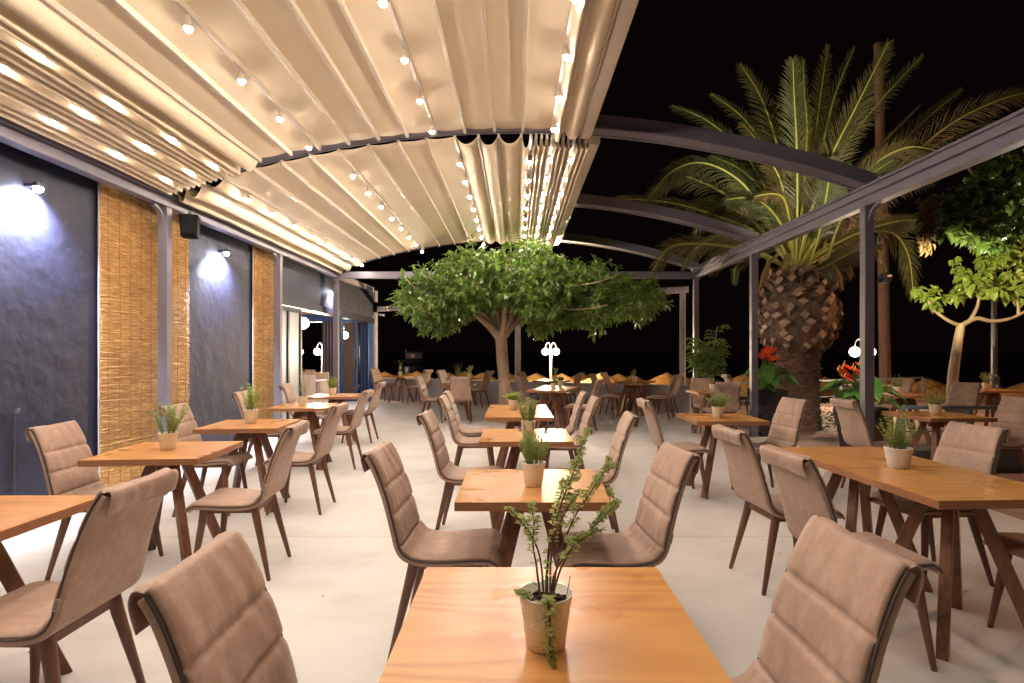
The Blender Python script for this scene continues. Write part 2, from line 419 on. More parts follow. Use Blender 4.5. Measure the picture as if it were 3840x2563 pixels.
# ------------------------------------------------------------------ canopies
def zr(x): return 3.865-.042*x*x
def canopy(name, label, ribs, lit, y0, y1, ys, group):
    cp = thing(name, label, 'awning', (0,0,0), 0, group)
    ribs = sorted(ribs)
    prof = []
    for i in range(len(ribs)-1):
        a, c = ribs[i], ribs[i+1]; s = c-a
        sag = (.007 if s > .29 else .47*math.sqrt(max(.325**2-s*s, .0018))) if s > .1 else .128
        sag = min(sag, .15) if s > .1 else sag
        p = 2.0 if s > .26 else (2.4 if s > .1 else 5.0)
        n = 10 if s > .1 else 14
        ga = .020 if (s < .1 and any(abs(a-q) < .004 for q in lit)) else .007
        gc = .020 if (s < .1 and any(abs(c-q) < .004 for q in lit)) else .007
        if s >= .1: ga = gc = .004
        for k in range(n):
            u = k/(n-1); x = a+ga+(s-ga-gc)*u
            prof.append((x, zr(a+s*u)+.046-sag*(1-abs(2*u-1)**p), sag, u))
    ny = 34
    b = MB(); vs = []; rnd = random.Random(3)
    ph = [rnd.random()*6 for _ in prof]
    for j in range(ny+1):
        y = y0+(y1-y0)*j/ny
        e = min(j, ny-j)/3.0
        flare = .006*max(0, 1-e)
        for i, (x, z, sag, u) in enumerate(prof):
            w = 4*u*(1-u)
            dz = w*min(1, sag/.04)*(.004*math.sin(y*2.3+ribs[0]+i*.02)+.003*math.sin(y*5.1+i*.31)) - w*flare*2
            vs.append((x+w*.004*math.sin(y*3.7+i*.05), y, z+dz))
    n = len(prof)
    b.add(vs, [(j*n+i, (j+1)*n+i, (j+1)*n+i+1, j*n+i+1) for j in range(ny) for i in range(n-1)], 0, True)
    fo = b.build('fabric', M['fabric'], cp)
    so = fo.modifiers.new('thick', 'SOLIDIFY'); so.thickness = .002
    for x in ribs:
        big = x == ribs[-1]
        b = MB(); z = zr(x)
        if big:
            b.box2((x-.01, y0-.02, z-.055), (x+.09, y1+.02, z+.055)); b.box2((x+.09, y0-.02, z-.02), (x+.115, y1+.02, z+.05))
            b.box2((x-.035, y0-.02, z-.01), (x-.012, y1+.02, z+.05))
        else:
            hgt = .045 if x-min(ribs, key=lambda q: abs(q-x) if q != x else 9) > -9 else .05
            b.box2((x-.014, y0-.035, z), (x+.014, y1+.035, z+.05))
        ro = b.build('rib', M['rail'], cp, .003)
        if any(abs(x-q) < .004 for q in lit):
            tight = sum(1 for q in ribs if abs(q-x) < .1) > 2
            for y in ys:
                bb = MB(); zc = z-.084 if not tight else z-.054
                bb.sphere((x, y, zc), .025 if not tight else .0165, 12, 9, 0, 1.4)
                bb.lathe([(.0001, zc+.086 if not tight else zc+.058), (.010, zc+.086 if not tight else zc+.058), (.018, zc+.03), (.032 if not tight else .017, zc-.009 if not tight else zc+.004), (.031 if not tight else .016, zc-.011 if not tight else zc+.002), (.016, zc+.026)], 14, (x, y, 0), 1)
                if tight: bb.box2((x-.003, y-.003, zc+.03), (x+.003, y+.003, z), 1)
                bb.build('bulb', [M['bulb'], M['rail']], ro)
ribs1 = [.73,.52,.40,.075,-.24,-.57,-.89,-1.21,-1.53,-1.86,-2.19,-2.51,-2.85,-3.05,-3.11] + [-3.17-.0625*k for k in range(12)]
lit1 = [.40,-.89,-2.19,-3.17,-3.42,-3.67]
canopy('retractable_canopy', 'cream pleated canopy overhead, folded tight along the dark blue wall', ribs1, lit1, -1.0, 6.22, [5.92-.725*k for k in range(9)], 'cream retractable canopies')
ribs2 = [.85,.795,.735,.67,.6075,.545,.4825,.42,.3575,.295,.2325,.17,.06,-.2,-.43,-.70,-1.025,-1.35,-1.69,-2.03,-2.36,-2.69,-3.01,-3.33,-3.60,-3.78,-3.90]
lit2 = [.67,.42,.17,-.70,-2.03,-3.33]
canopy('retractable_canopy', 'cream pleated canopy above the leafy tree, folded tight at its open edge', ribs2, lit2, 6.44, 12.32, [6.96+.735*k for k in range(8)], 'cream retractable canopies')

# ------------------------------------------------------------------ building on the wall side
bd = thing('restaurant_building', 'dark blue stucco restaurant front with open folding glass doors', 'building')
WX = -4.20
b = MB(); b.box2((WX-.25, -3, -.1), (WX, 9.72, 3.6)); b.build('wall', M['stucco'], bd)
b = MB(); b.box2((WX-.25, 9.722, 2.42), (WX-.001, 16.45, 3.32)); b.build('lintel', M['stucco'], bd)
b = MB(); b.box2((WX-.22, 9.72, 2.27), (WX+.03, 16.5, 2.418)); b.build('door_header', M['navy'], bd, .005)
b = MB(); b.box2((-10, 9.75, 2.66), (WX-.26, 17.2, 2.75))
for y in (10.9, 12.3, 13.7, 15.1, 16.5): b.box2((-10, y-.05, 2.55), (WX-.27, y+.05, 2.658))
b.build('ceiling', M['pinkwall'], bd)
b = MB(); b.box2((-10, 9.72, 0), (WX-.252, 9.80, 2.66)); b.box2((-10.1, 9.72, 0), (-10, 17.2, 2.66)); b.build('inner_wall', M['pinkwall'], bd)
b = MB(); b.box2((-10, 17.0, 2.34), (-4.7, 17.12, 2.655)); b.box2((-10, 17.0, 0), (-8.9, 17.12, 2.34)); b.box2((-8.9, 17.0, 0), (-4.7, 17.1, .10)); b.build('rear_window_frame', M['bluefr'], bd, .004)
# folding leaf standing in the opening, whitish glass in navy stiles
lf = bpy.data.objects.new('folding_door', None); COL.objects.link(lf); lf.parent = bd
b = MB()
for y in (9.86, 10.34, 10.93): b.box2((WX-.05, y-.035, .02), (WX+.012, y+.035, 2.26))
for z in (.06, 2.22): b.box2((WX-.045, 9.86, z-.04), (WX+.008, 10.93, z+.04))
b.build('door_frame', M['navy'], lf, .004)
b = MB(); b.box2((WX-.03, 9.9, .1), (WX-.02, 10.30, 2.18)); b.box2((WX-.03, 10.38, .1), (WX-.02, 10.89, 2.18)); b.build('pane', M['frost'], lf)
# leaf with blue frame swung across, at the far end
lf = bpy.data.objects.new('glass_door', None); COL.objects.link(lf); lf.parent = bd
b = MB()
b.box2((-5.04, 16.08, .01), (-4.96, 16.14, 2.38)); b.box2((-4.63, 16.08, .01), (-4.55, 16.14, 2.38))
b.box2((-4.96, 16.082, .01), (-4.63, 16.138, .10)); b.box2((-4.96, 16.082, 2.29), (-4.63, 16.138, 2.38))
b.build('door_frame', M['bluefr'], lf, .004)
b = MB(); b.box2((-4.962, 16.10, .095), (-4.628, 16.112, 2.295)); b.build('pane', M['glass'], lf)
b = MB()
b.tube([(-4.60, 16.04, .95), (-4.60, 16.04, 1.2)], .012, 8); b.build('handle', M['dkmetal'], lf)
# stacked folded leaves at both ends
for (x0, x1, y, k, nm) in ((-4.52, -4.24, 16.15, 6, 'folded_doors'), (-5.86, -5.48, 16.9, 8, 'folded_doors')):
    b = MB()
    for i in range(k):
        x = x0+(x1-x0)*(i+.5)/k; w = (x1-x0)/k
        b.box2((x-w*.36, y, .02), (x+w*.36, y+.55, 2.34), i % 2)
    b.build(nm, [M['navy'], M['bluefr'] if y < 16.5 else M['metal']], bd, .006)
# interior pendants
for (x, y, z, r) in ((-5.55, 14.6, 2.18, .15), (-5.08, 16.6, 1.93, .11)):
    p = thing('pendant_lamp', 'round glowing pendant seen through the open doorway, ' + ('beside the white glass leaf' if r > .12 else 'behind the blue framed glass door'), 'lamp', (x, y, z), 0, 'pendant lamps indoors')
    b = MB(); b.sphere((0,0,0), r, 20, 14); b.build('globe', M['pend'], p)
    b = MB(); b.tube([(0,0,r), (0,0,2.66-z)], .006, 6); b.lathe([(.0001,2.65-z),(.05,2.65-z),(.05,2.62-z),(.0001,2.62-z)], 12); b.build('cord', M['dkmetal'], p)
# reception counter
ct = thing('reception_counter', 'beige and white counter standing in the open doorway', 'counter', (-4.72, 12.35, 0))
b = MB(); b.box2((-.45,-.45,0), (.45,-.42,.93)); b.build('front_panel', M['white'], ct, .003)
b = MB(); b.box2((-.45,-.418,0.05), (.44,.45,.78)); b.box2((-.47,.40,.78), (.45,.45,.96)); b.box2((-.47,-.41,.78), (-.42,.40,.96)); b.build('cabinet', M['beige'], ct, .003)
for y in (-.2, .2):
    b = MB(); b.box2((.442,y-.19,.09), (.458,y+.19,.75)); b.build('door', M['beige'], ct, .002)
b = MB(); b.box2((-.41,-.418,.782), (.462,.398,.806)); b.build('worktop', M['white'], ct, .002)

# reed blinds hung on the wall
def reed_mat(y0, y1, z0, z1, label, seed):
    t = thing('reed_blind', label, 'blind', (WX+.03, (y0+y1)/2, z0), 0, 'reed blinds on the blue wall')
    rnd = random.Random(seed); b = MB(); W = y1-y0; H = z1-z0
    n = int(H/.0068)
    for i in range(n):
        z = H*i/n
        y = -W/2 + rnd.uniform(-.02, .015)
        while y < W/2-.02:
            l = rnd.uniform(.18, .75); e = min(y+l, W/2+rnd.uniform(-.012, .02))
            wv = .022*math.sin(z*3.1+seed)+.012*math.sin(z*8.3); sl = -.03*(1-z/H)*1.2; dz0 = rnd.gauss(0, .005)+wv*y+sl*(y/W+.5); dz1 = rnd.gauss(0, .005)+wv*e+sl*(e/W+.5)
            r = rnd.uniform(.0026, .0046); xo = rnd.uniform(.004, .012)
            if rnd.random() < .006: xo += .010; dz1 += rnd.uniform(-.03, .03)
            vs = []
            for (yy, zz) in ((y, z+dz0), (e, z+dz1)):
                vs += [(xo+r, yy, zz), (xo, yy, zz+r), (xo-r, yy, zz), (xo, yy, zz-r)]
            b.add(vs, [(0,1,5,4),(1,2,6,5),(2,3,7,6),(3,0,4,7),(0,3,2,1),(4,5,6,7)], 0)
            y = e+rnd.uniform(-.01, .004)
    b.box2((-.004, -W/2, 0), (0, W/2, H), 1)
    b.build('reeds', [M['reed'], M['reed']], t)
    b = MB(); k = int(W/.16)
    for i in range(k):
        y = -W/2+W*(i+.5)/k
        pts = [(.0185, y+.006*math.sin(z*4+i), z) for z in np.linspace(.01, H-.01, 30)]
        b.tube(pts, .0018, 4)
    b.build('binding', M['thread'], t)
    b = MB(); b.box2((-.008, -W/2-.028, 0), (.006, -W/2-.006, H)); b.build('edge_strip', M['pale'], t, .002)
reed_mat(5.62, 7.12, .04, 3.12, 'wide golden reed blind hanging behind the post nearest the camera', 1)
reed_mat(8.90, 9.68, .04, 3.12, 'narrow golden reed blind hanging next to the doorway', 2)

# wall downlights
for (y, lab) in ((4.80, 'cool white wall downlight, brightest one, before the wide reed blind'), (7.92, 'cool white wall downlight between the two reed blinds'), (12.85, 'small cool white downlight above the glass doors')):
    t = thing('wall_light', lab, 'lamp', (WX, y, 2.83), 0, 'cool wall downlights')
    b = MB(); b.lathe([(.0001,.035),(.036,.035),(.039,.03),(.039,-.005),(.036,-.008),(.0001,-.008)][::-1], 16, (.105,0,0)); b.box2((0,-.02,-.005), (.07,.02,.025)); b.build('housing', M['dkmetal'], t, .003)
    b = MB(); b.sphere((.105,0,-.018), .036, 16, 10); b.build('lens', M['lens'], t)
    ld = bpy.data.lights.new('downlight_beam', 'SPOT'); ld.energy = 290 if y < 12 else 150; ld.color = (.78,.83,1.0); ld.spot_size = R(140); ld.spot_blend = .55; ld.shadow_soft_size = .03
    lo = bpy.data.objects.new('downlight_beam', ld); COL.objects.link(lo); lo.parent = t; lo.location = (.105, 0, -.062); lo.rotation_euler = (0, R(46), 0)

# speakers, camera, wall tap
def speaker(loc, rz, lab, s=1.0):
    t = thing('loudspeaker', lab, 'speaker', loc, rz, 'black loudspeakers on the frame')
    b = MB(); b.bar((0,0,-.13*s), (0,0,.13*s), .17*s, .16*s, (0,1,0), 0, .20*s, .19*s); b.build('cabinet', M['black'], t, .012)
    b = MB(); b.box2((-.08*s,-.105*s,-.10*s), (.08*s,-.096*s,.10*s)); b.build('grille', M['black'], t, .004)
    b = MB(); b.box2((-.02,-.02,.13*s), (.02,.02,.13*s+.06)); b.build('bracket', M['dkmetal'], t)
speaker((-3.82, 6.56, 2.88), R(20), 'black loudspeaker hanging under the beam behind the post by the wide reed blind')
speaker((-4.22, 16.6, 2.76), R(10), 'black loudspeaker on the corner post beyond the glass doors', 1.15)
t = thing('security_camera', 'small white security camera below the loudspeaker on the corner post', 'camera', (-4.02, 16.6, 2.55))
b = MB(); b.bar((-.1,0,.0), (.12,-.05,-.03), .07, .06); b.build('housing', M['white'], t, .01); b = MB(); b.bar((-.1,.03,0), (-.12,.1,.07), .03, .03); b.build('bracket', M['white'], t)
t = thing('garden_tap', 'small metal tap on a thin pipe low on the blue wall', 'tap', (WX, 4.66, .9))
b = MB(); b.tube([(.02,0,-.9), (.02,0,-.02), (.03,-.005,.0), (.06,-.005,.0)], .008, 8); b.build('pipe', M['dkmetal'], t); b = MB(); b.tube([(.045,-.005,.0), (.06,-.005,.02), (.06,-.005,.035)], [.012,.012,.018], 8); b.build('valve', M['gmetal'], t)

# ------------------------------------------------------------------ low wall and outer frame
wd = Vector((WX1-WX0, WY1-WY0, 0)).normalized(); wn = Vector((-wd.y, wd.x, 0)) * -1
if wn.y < 0: wn = -wn
def wl(s, off=0.0): return Vector((WX0, WY0, 0)) + wd*s + wn*off
LW = math.hypot(WX1-WX0, WY1-WY0)
b = MB(); b.bar(wl(0,.1)+Vector((0,0,.31)), wl(LW,.1)+Vector((0,0,.31)), .2, .62); b.bar(wl(-.01,.1)+Vector((0,0,.632)), wl(LW,.1)+Vector((0,0,.632)), .23, .02)
o = b.build('parapet_wall', M['lowwall'], None, .006); tag(o, 'low grey rendered wall closing the terrace before the thatched umbrellas', 'wall')
fr = thing('side_frame', 'pale whitewashed post and beam frame standing along the low wall', 'frame')
for s, z1 in ((.18, 2.84), (4.48, 2.84), (LW-.05, 3.30)):
    b = MB(); p = wl(s, .1); b.bar(p+Vector((0,0,.645)), p+Vector((0,0,z1)), .12, .12, wd); b.build('post', M['wpost'], fr, .006)
b = MB(); b.bar(wl(.05,.1)+Vector((0,0,2.90)), wl(LW-.12,.1)+Vector((0,0,2.74)), .12, .14); b.build('beam', M['wpost'], fr, .006)
b = MB(); b.bar((-3.98,12.53,3.12), (-4.36,17.0,3.32), .1, .14); b.build('beam', M['wpost'], fr, .006)

# ------------------------------------------------------------------ chairs
def make_chair():
    t = thing('dining_chair', '', 'chair', (0,0,0), 0, 'tan upholstered dining chairs')
    prof = [(.205,.452),(.18,.462),(.10,.458),(0,.450),(-.09,.449),(-.15,.458),(-.19,.480),(-.215,.52),(-.234,.59),(-.258,.68),(-.290,.78),(-.330,.875),(-.360,.925)]
    front = [(.232,.424),(.226,.440)]
    path = spline([(y,z,0) for y, z in front+prof], 4)
    path = [(p.x, p.y) for p in path]
    def norms(pa):
        out = []
        for i in range(len(pa)):
            a = pa[max(i-1,0)]; c = pa[min(i+1,len(pa)-1)]
            ty, tz = c[0]-a[0], c[1]-a[1]; l = math.hypot(ty, tz) or 1
            out.append((tz/l, -ty/l))
        return out
    def wid(y, z):
        if z < .5 and y > -.18: return .208+.010*math.sin((y+.2)*4) - (.012 if y > .2 else 0)
        return .212-.026*min(1, max(0, (z-.5)/.44))
    def loft(b, pa, lo, hi, inset, mat_=0, nx=12, dish=.012, puff=None):
        nm = norms(pa); n = len(pa); rows = []
        top = []; bot = []
        for i, ((y, z), (ny_, nz_)) in enumerate(zip(pa, nm)):
            w = wid(y, z)-inset
            back = min(1, max(0, (z-.5)/.2))
            for k in range(nx+1):
                u = -1+2*k/nx
                # rounder sampling towards the edges
                uu = math.sin(u*PI/2)*.35+u*.65
                d = -dish*back*(1-uu*uu)
                h = hi(i, uu) if callable(hi) else hi
                top.append((uu*w, y+ny_*(h+d), z+nz_*(h+d)))
                bot.append((uu*w, y+ny_*(lo+d), z+nz_*(lo+d)))
        m = nx+1; vs = top+bot; o_ = n*m; fs = []
        for i in range(n-1):
            for k in range(nx):
                a = i*m+k
                fs.append((a, a+1, a+m+1, a+m)); fs.append((o_+a, o_+a+m, o_+a+m+1, o_+a+1))
            fs.append((i*m, (i+1)*m, o_+(i+1)*m, o_+i*m)); fs.append((i*m+nx, o_+i*m+nx, o_+(i+1)*m+nx, (i+1)*m+nx))
        for k in range(nx):
            fs.append((k, o_+k, o_+k+1, k+1)); a = (n-1)*m+k; fs.append((a, a+1, o_+a+1, o_+a))
        b.add(vs, fs, mat_, True)
    # upholstered shell
    b = MB(); loft(b, path[2:], -.014, .006, 0)
    so = b.build('shell', M['nubuck'], t, .005)
    # quilted cover: seat, back and the flap folded over the top
    nm = norms(path)
    cp = [(y+a*.010, z+c*.010) for (y, z), (a, c) in zip(path, nm)]
    ext = spline([(cp[-1][0],cp[-1][1],0), (-.369,.937,0), (-.379,.938,0), (-.387,.929,0), (-.389,.908,0), (-.381,.880,0), (-.372,.854,0)], 3)[1:]
    cp = cp + [(p.x, p.y) for p in ext]
    L = [0]
    for i in range(1, len(cp)): L.append(L[-1]+math.hypot(cp[i][0]-cp[i-1][0], cp[i][1]-cp[i-1][1]))
    # arc positions of the seams: seat/back junction and two quilting seams
    def at(z):
        return min((abs(cp[i][1]-z), L[i]) for i in range(len(cp)) if cp[i][0] < -.15 and i < len(cp)-len(ext))[1]
    seams = [at(.525), at(.655), at(.775)]
    # resample finely
    nS = 110; tot = L[-1]; fine = []; Ls = []
    for q in range(nS+1):
        s = tot*q/nS
        i = max(k for k in range(len(L)) if L[k] <= s+1e-9); i = min(i, len(L)-2)
        f = (s-L[i])/max(1e-9, L[i+1]-L[i])
        fine.append((cp[i][0]+(cp[i+1][0]-cp[i][0])*f, cp[i][1]+(cp[i+1][1]-cp[i][1])*f)); Ls.append(s)
    rnd = random.Random(5); wr = [(rnd.uniform(3,9), rnd.uniform(0,6), rnd.uniform(.0003,.0009)) for _ in range(6)]
    def hi(i, u):
        s = Ls[i]; h = .017
        d = min(abs(s-q) for q in seams); bk_ = 1 if s > seams[0]-.05 else 0; i_s = 3*math.sin(u*7)
        h -= .012*math.exp(-(d/.0055)**2); h += bk_*.0016*math.sin(u*31+i_s)*math.exp(-(d/.022)**2)
        bk = 1 if s > seams[0] else 0
        if bk: h += .0032*(1-math.exp(-(d/.022)**2))
        if s > tot-.11: h = .006
        e = max(0, (abs(u)-.80)/.20); h -= .010*e*e
        if .78 < abs(u) < .86 and s < tot-.11: h -= .0022*math.exp(-((abs(u)-.82)/.02)**2)   # edge stitching
        for f, p, a in wr: h += a*math.sin(u*f*2+p)*math.sin(s*f*3.1+p*2)
        pinch = math.exp(-((s-seams[0]+.035)/.035)**2)
        h += pinch*.0030*math.sin(u*34+2*math.sin(u*5))+pinch*.006
        return h
    b = MB(); loft(b, fine, 0, hi, .003, 0, 30, .010)
    b.build('cover', M['nubuck'], t)
    # dark piping along both edges
    pp = [(y+a*.008, z+c*.008, wid(y, z)) for (y, z), (a, c) in zip(path, nm)]
    for sx in (-1, 1):
        b = MB(); b.tube([(sx*(w+.0005), y, z) for y, z, w in pp], .0042, 6); b.build('piping', M['piping'], t)
    # wooden frame and legs
    b = MB()
    for sx in (-1, 1): b.bar((sx*.155,.165,.427), (sx*.155,-.165,.425), .026, .034)
    for y in (.15, -.15): b.bar((-.15,y,.4255), (.15,y,.4255), .024, .036)
    b.build('seat_frame', M['leg'], t, .004)
    for sx in (-1, 1):
        for (y0, y1) in ((.150,.205), (-.150,-.250)):
            b = MB(); b.tube([(sx*.158,y0,.440), (sx*.162,y0+(y1-y0)*.12,.38), (sx*.203,y1,.004), (sx*.203,y1,0)], [.024,.0235,.0125,.011], 12)
            b.build('leg', M['leg'], t)
    # woven label with its lettering
    cu = bpy.data.curves.new('lettering', 'FONT'); cu.body = 'enzo'; cu.size = .017; cu.extrude = .0002; cu.align_x = 'CENTER'; cu.align_y = 'CENTER'
    to = bpy.data.objects.new('lettering_source', cu); COL.objects.link(to)
    bpy.context.view_layer.update()
    dg = bpy.context.evaluated_depsgraph_get(); me = to.evaluated_get(dg).to_mesh()
    # plane of the text -> side of the chair: text x runs up the seam
    ax = Vector((0,-.22,.975)).normalized(); ay = Vector((0,-.975,-.22)).normalized()
    c0 = Vector((-.2195, -.234, .575))
    vs = [c0 + ax*v.co.x + ay*v.co.y + Vector((-.0012-v.co.z,0,0)) for v in me.vertices]
    b = MB(); fs = [tuple(p.vertices) for p in me.polygons]
    to.evaluated_get(dg).to_mesh_clear(); bpy.data.objects.remove(to)
    Mx = Matrix((Vector((1,0,0)), ay, ax)).transposed()
    b.box(c0, (.0016,.017,.044), 0, Mx); b.add(vs, fs, 1)
    b.build('label_tag', [M['tagm'], M['ink']], t)
    return t
chair0 = make_chair(); used = [False]
CG = 'tan upholstered dining chairs'
def chair(bx, by, th, label):
    """bx, by: middle of the top of the back; th: direction the sitter faces, degrees from +X"""
    a = R(th); loc = (bx+.375*math.cos(a), by+.375*math.sin(a), 0)
    if not used[0]:
        used[0] = True; chair0.location = loc; chair0.rotation_euler = (0,0,a-PI/2); chair0['label'] = label; return chair0
    return dup(chair0, loc, a-PI/2, label, CG)
C = 'tan chair '
chair(-.745, 1.27, 2, 'big tan chair cut off at the bottom on the wall side of the oregano table')
chair(.869, 1.40, 181, 'big tan chair cut off at the bottom on the palm side of the oregano table')
chair(-.69, 2.745, -2, C+'on the wall side of the lavender table with the dimpled pot')
chair(.81, 2.72, 185, C+'on the palm side of the lavender table, stitched label showing on its edge')
chair(-.725, 4.37, -2, C+'on the wall side of the third middle table with spiky rosemary')
chair(.89, 4.25, 178, C+'on the palm side of the third middle table, loose thread at its flap')
chair(-.81, 6.0, 0, C+'on the wall side of the joined sage tables, nearer of two')
chair(-.86, 6.76, 1, C+'on the wall side of the joined sage tables, farther of two')
chair(.853, 5.87, 181, C+'on the palm side of the joined sage tables, nearer of two')
chair(.826, 6.63, 180, C+'on the palm side of the joined sage tables, farther of two')
chair(-1.36, 2.05, 180, 'big tan chair seen from behind at the bare table of the wall row')
chair(-1.415, 3.66, 185, C+'seen from behind at the wall row table with bushy rosemary')
chair(-1.572, 5.05, 181, C+'seen from behind at the wall row table with tall bright rosemary')
chair(-1.815, 6.93, 182, C+'seen from behind at the wall row table with straggly tall oregano')
chair(-2.12, 8.90, 180, C+'seen from behind at the last wall row table with the round clipped herb')
chair(-3.01, 3.62, 4, C+'with ribbed back before the bare blue wall at the bushy rosemary table')
chair(-3.06, 4.98, 3, C+'before the wide reed blind at the tall bright rosemary table')
chair(-3.33, 6.73, 5, C+'before the blue wall between blinds at the straggly oregano table')
chair(-3.48, 8.40, 5, C+'before the narrow reed blind at the round clipped herb table')
chair(1.25, 5.57, 0, C+'seen from behind on the tree side of the round lavender bush table')
chair(2.83, 5.65, 190, C+'on the palm side of the round lavender bush table, turned to the camera')
chair(1.25, 2.63, 4, C+'back turned at the long thyme table, nearer of two on its tree side')
chair(1.29, 3.43, 5, C+'back turned at the long thyme table, farther of two on its tree side')
chair(2.96, 3.58, 187, C+'with ribbed back on the far side of the long thyme table')
chair(3.02, 2.72, 186, C+'mostly out of frame, only its seat showing under the long thyme table')
chair(3.26, 5.60, 2, C+'seen from behind before the dark rattan planter at the low sprawling herb table')
chair(5.30, 5.85, 186, 'dark shaded tan chair at the frame edge, outer side of the low sprawling herb table')
chair(3.42, 10.36, -90, C+'facing the camera below the tall umbrella plant at the far square table')
chair(3.33, 8.80, 88, C+'seen squarely from behind in front of the umbrella plant table')
chair(-.25, 10.42, -14, C+'beside the tree trunk at the two pot table, nearer of two')
chair(.06, 11.02, -20, C+'just behind the trunk at the two pot table, farther of two')
chair(1.50, 9.85, 160, 'dim tan chair turned away on the palm side of the two pot table')
chair(.10, 13.75, -25, 'dark shaded chair by the low wall on the trunk side of the globe lamp table')
chair(1.52, 13.0, 155, 'dark shaded chair by the low wall, palm side of the globe lamp table')
chair(1.67, 12.45, -27, 'dark chair at the long wall table on its lamp side, nearer of two')
chair(2.06, 13.25, -27, 'dark chair at the long wall table on its lamp side, against the wall')
chair(3.40, 11.80, 153, 'dark chair turned away at the long wall table, nearer of two by the frame post')
chair(3.72, 12.55, 153, 'dark chair at the long wall table by the frame post, behind another chair')
chair(-4.20, 16.5, -25, 'dark chair beside the corner post at the farthest wall table')
chair(-2.42, 15.55, 155, 'dark chair on the inner side of the farthest wall table')
chair(-2.05, 15.15, -25, 'dark chair by the low wall behind the back-turned chair and its small table')
chair(-.66, 14.35, 155, 'dark chair by the low wall just left of the tree trunk')
chair(-2.02, 11.45, -8, C+'in profile at the small table left of the tree trunk')
chair(-1.10, 11.0, 92, C+'seen squarely from behind at the small table left of the tree trunk')
chair(4.55, 12.2, 0, 'dark chair beyond the pergola post, left of the red flowers in shade')
chair(7.05, 8.75, 205, 'dim brown chair outside the pergola, nearer one behind the sprawling herb pot')
chair(7.00, 10.1, 200, 'dim brown chair outside the pergola before an orange thatched umbrella')
chair(9.25, 9.75, 185, 'dim brown chair at the frame edge beside the outermost table')
chair(-5.60, 15.2, 60, 'brown chair indoors behind the reception counter')

# ------------------------------------------------------------------ tables
TG = 'square plywood tables'
def make_table():
    t = thing('dining_table', '', 'table', (0,0,0), 0, TG)
    b = MB(); h = .35
    b.add([(-h,-h,.75),(h,-h,.75),(h,h,.75),(-h,h,.75)], [(0,1,2,3)], 0)
    b.add([(-h,-h,.75),(h,-h,.75),(h,h,.75),(-h,h,.75),(-h,-h,.711),(h,-h,.711),(h,h,.711),(-h,h,.711)], [(0,4,5,1),(1,5,6,2),(2,6,7,3),(3,7,4,0),(7,6,5,4)], 1)
    o = b.build('tabletop', [M['top'], M['edge']], t)
    import bmesh
    bm = bmesh.new(); bm.from_mesh(o.data); bmesh.ops.remove_doubles(bm, verts=bm.verts, dist=1e-5)
    bmesh.ops.bevel(bm, geom=[e for e in bm.edges], offset=.0018, segments=2, affect='EDGES'); bm.to_mesh(o.data); bm.free()
    b = MB(); b.box2((-.13,-.13,.697), (.13,.13,.710)); b.box2((-.05,-.05,.62), (.05,.05,.697)); b.build('mount', M['tleg'], t, .003)
    for sx in (-1, 1):
        for sy in (-1, 1):
            b = MB(); n = Vector((sx, sy, 0)).normalized()
            p0 = Vector((sx*.062, sy*.062, .696)); p1 = Vector((sx*.245, sy*.245, 0))
            # leg with level top and foot, turned 45 degrees
            side = Vector((-n.y, n.x, 0)); vs = []
            for p, th in ((p1, .062), (p0, .062)):
                for a, c in ((-1,-1),(1,-1),(1,1),(-1,1)):
                    vs.append(p + side*a*.024 + n*c*th/2)
            b.add(vs, [(3,2,1,0),(4,5,6,7),(0,1,5,4),(1,2,6,5),(2,3,7,6),(3,0,4,7)])
            b.build('leg', M['tleg'], t, .003)
    return t
table0 = make_table(); tused = [False]
def table(x, y, rz, label):
    if not tused[0]:
        tused[0] = True; table0.location = (x,y,0); table0.rotation_euler = (0,0,R(rz)); table0['label'] = label; return
    dup(table0, (x,y,0), R(rz), label, TG)
W_ = 'plywood table '
table(.078, 1.352, 0, 'orange plywood table nearest the camera, carrying the straggly oregano pot')
table(.081, 2.787, 0, W_+'with the purple lavender in a dimpled pot')
table(.075, 4.46, 0, W_+'with the spiky rosemary, third of the middle row')
table(.026, 6.01, 0, W_+'with the broad leafy sage, front half of a joined pair')
table(.026, 6.716, 0, W_+'without a pot, back half of the joined pair before the trunk')
table(-2.23, 2.21, 0, 'bare plywood table cut off by the frame edge in the wall row')
table(-2.338, 3.77, 5, W_+'with the bushy rosemary in the wall row before the reed blind')
table(-2.44, 5.15, 5, W_+'with the tall bright rosemary in the wall row')
table(-2.615, 6.93, 7, W_+'with the thin straggly oregano in the wall row')
table(-2.78, 8.68, 6, W_+'with the round clipped herb, last of the wall row before the doors')
table(2.07, 5.68, 0, W_+'with the round lavender bush between pergola posts and tree')
table(2.195, 2.83, 2.5, 'near half of the long plywood table with the thyme pot')
table(2.165, 3.535, 2.5, W_+'forming the far half of the long one, thyme pot at the joint')
table(4.45, 5.93, 3, W_+'with the low sprawling herb just outside the pergola post')
table(3.36, 9.58, 0, W_+'before the tall umbrella plant near the palm')
table(.62, 10.14, -18, W_+'with a small pot, front half of the pair beyond the trunk')
table(.838, 10.812, -18, W_+'with a small pot, back half of the pair beyond the trunk')
table(.85, 13.35, -25, W_+'by the low wall in front of the double globe lamp')
table(2.50, 12.33, -26, 'front half of the long dark table by the low wall near the frame post')
table(2.81, 12.965, -26, 'back half of the long dark table touching the low wall near the frame post')
table(-3.28, 15.95, -25, W_+'farthest away, beside the pale corner post')
table(-1.38, 14.85, -25, W_+'by the low wall behind the small table left of the trunk')
table(-1.22, 11.95, 0, W_+'hidden behind the chair seen squarely from behind, left of the trunk')
table(5.55, 12.2, -10, 'dim plywood table partly hidden by shaded red flowers')
table(6.15, 8.85, -12, 'dim plywood table outside the pergola just right of the post')
table(8.42, 9.95, -5, 'orange lit plywood table outermost by the slim dark lamp post')
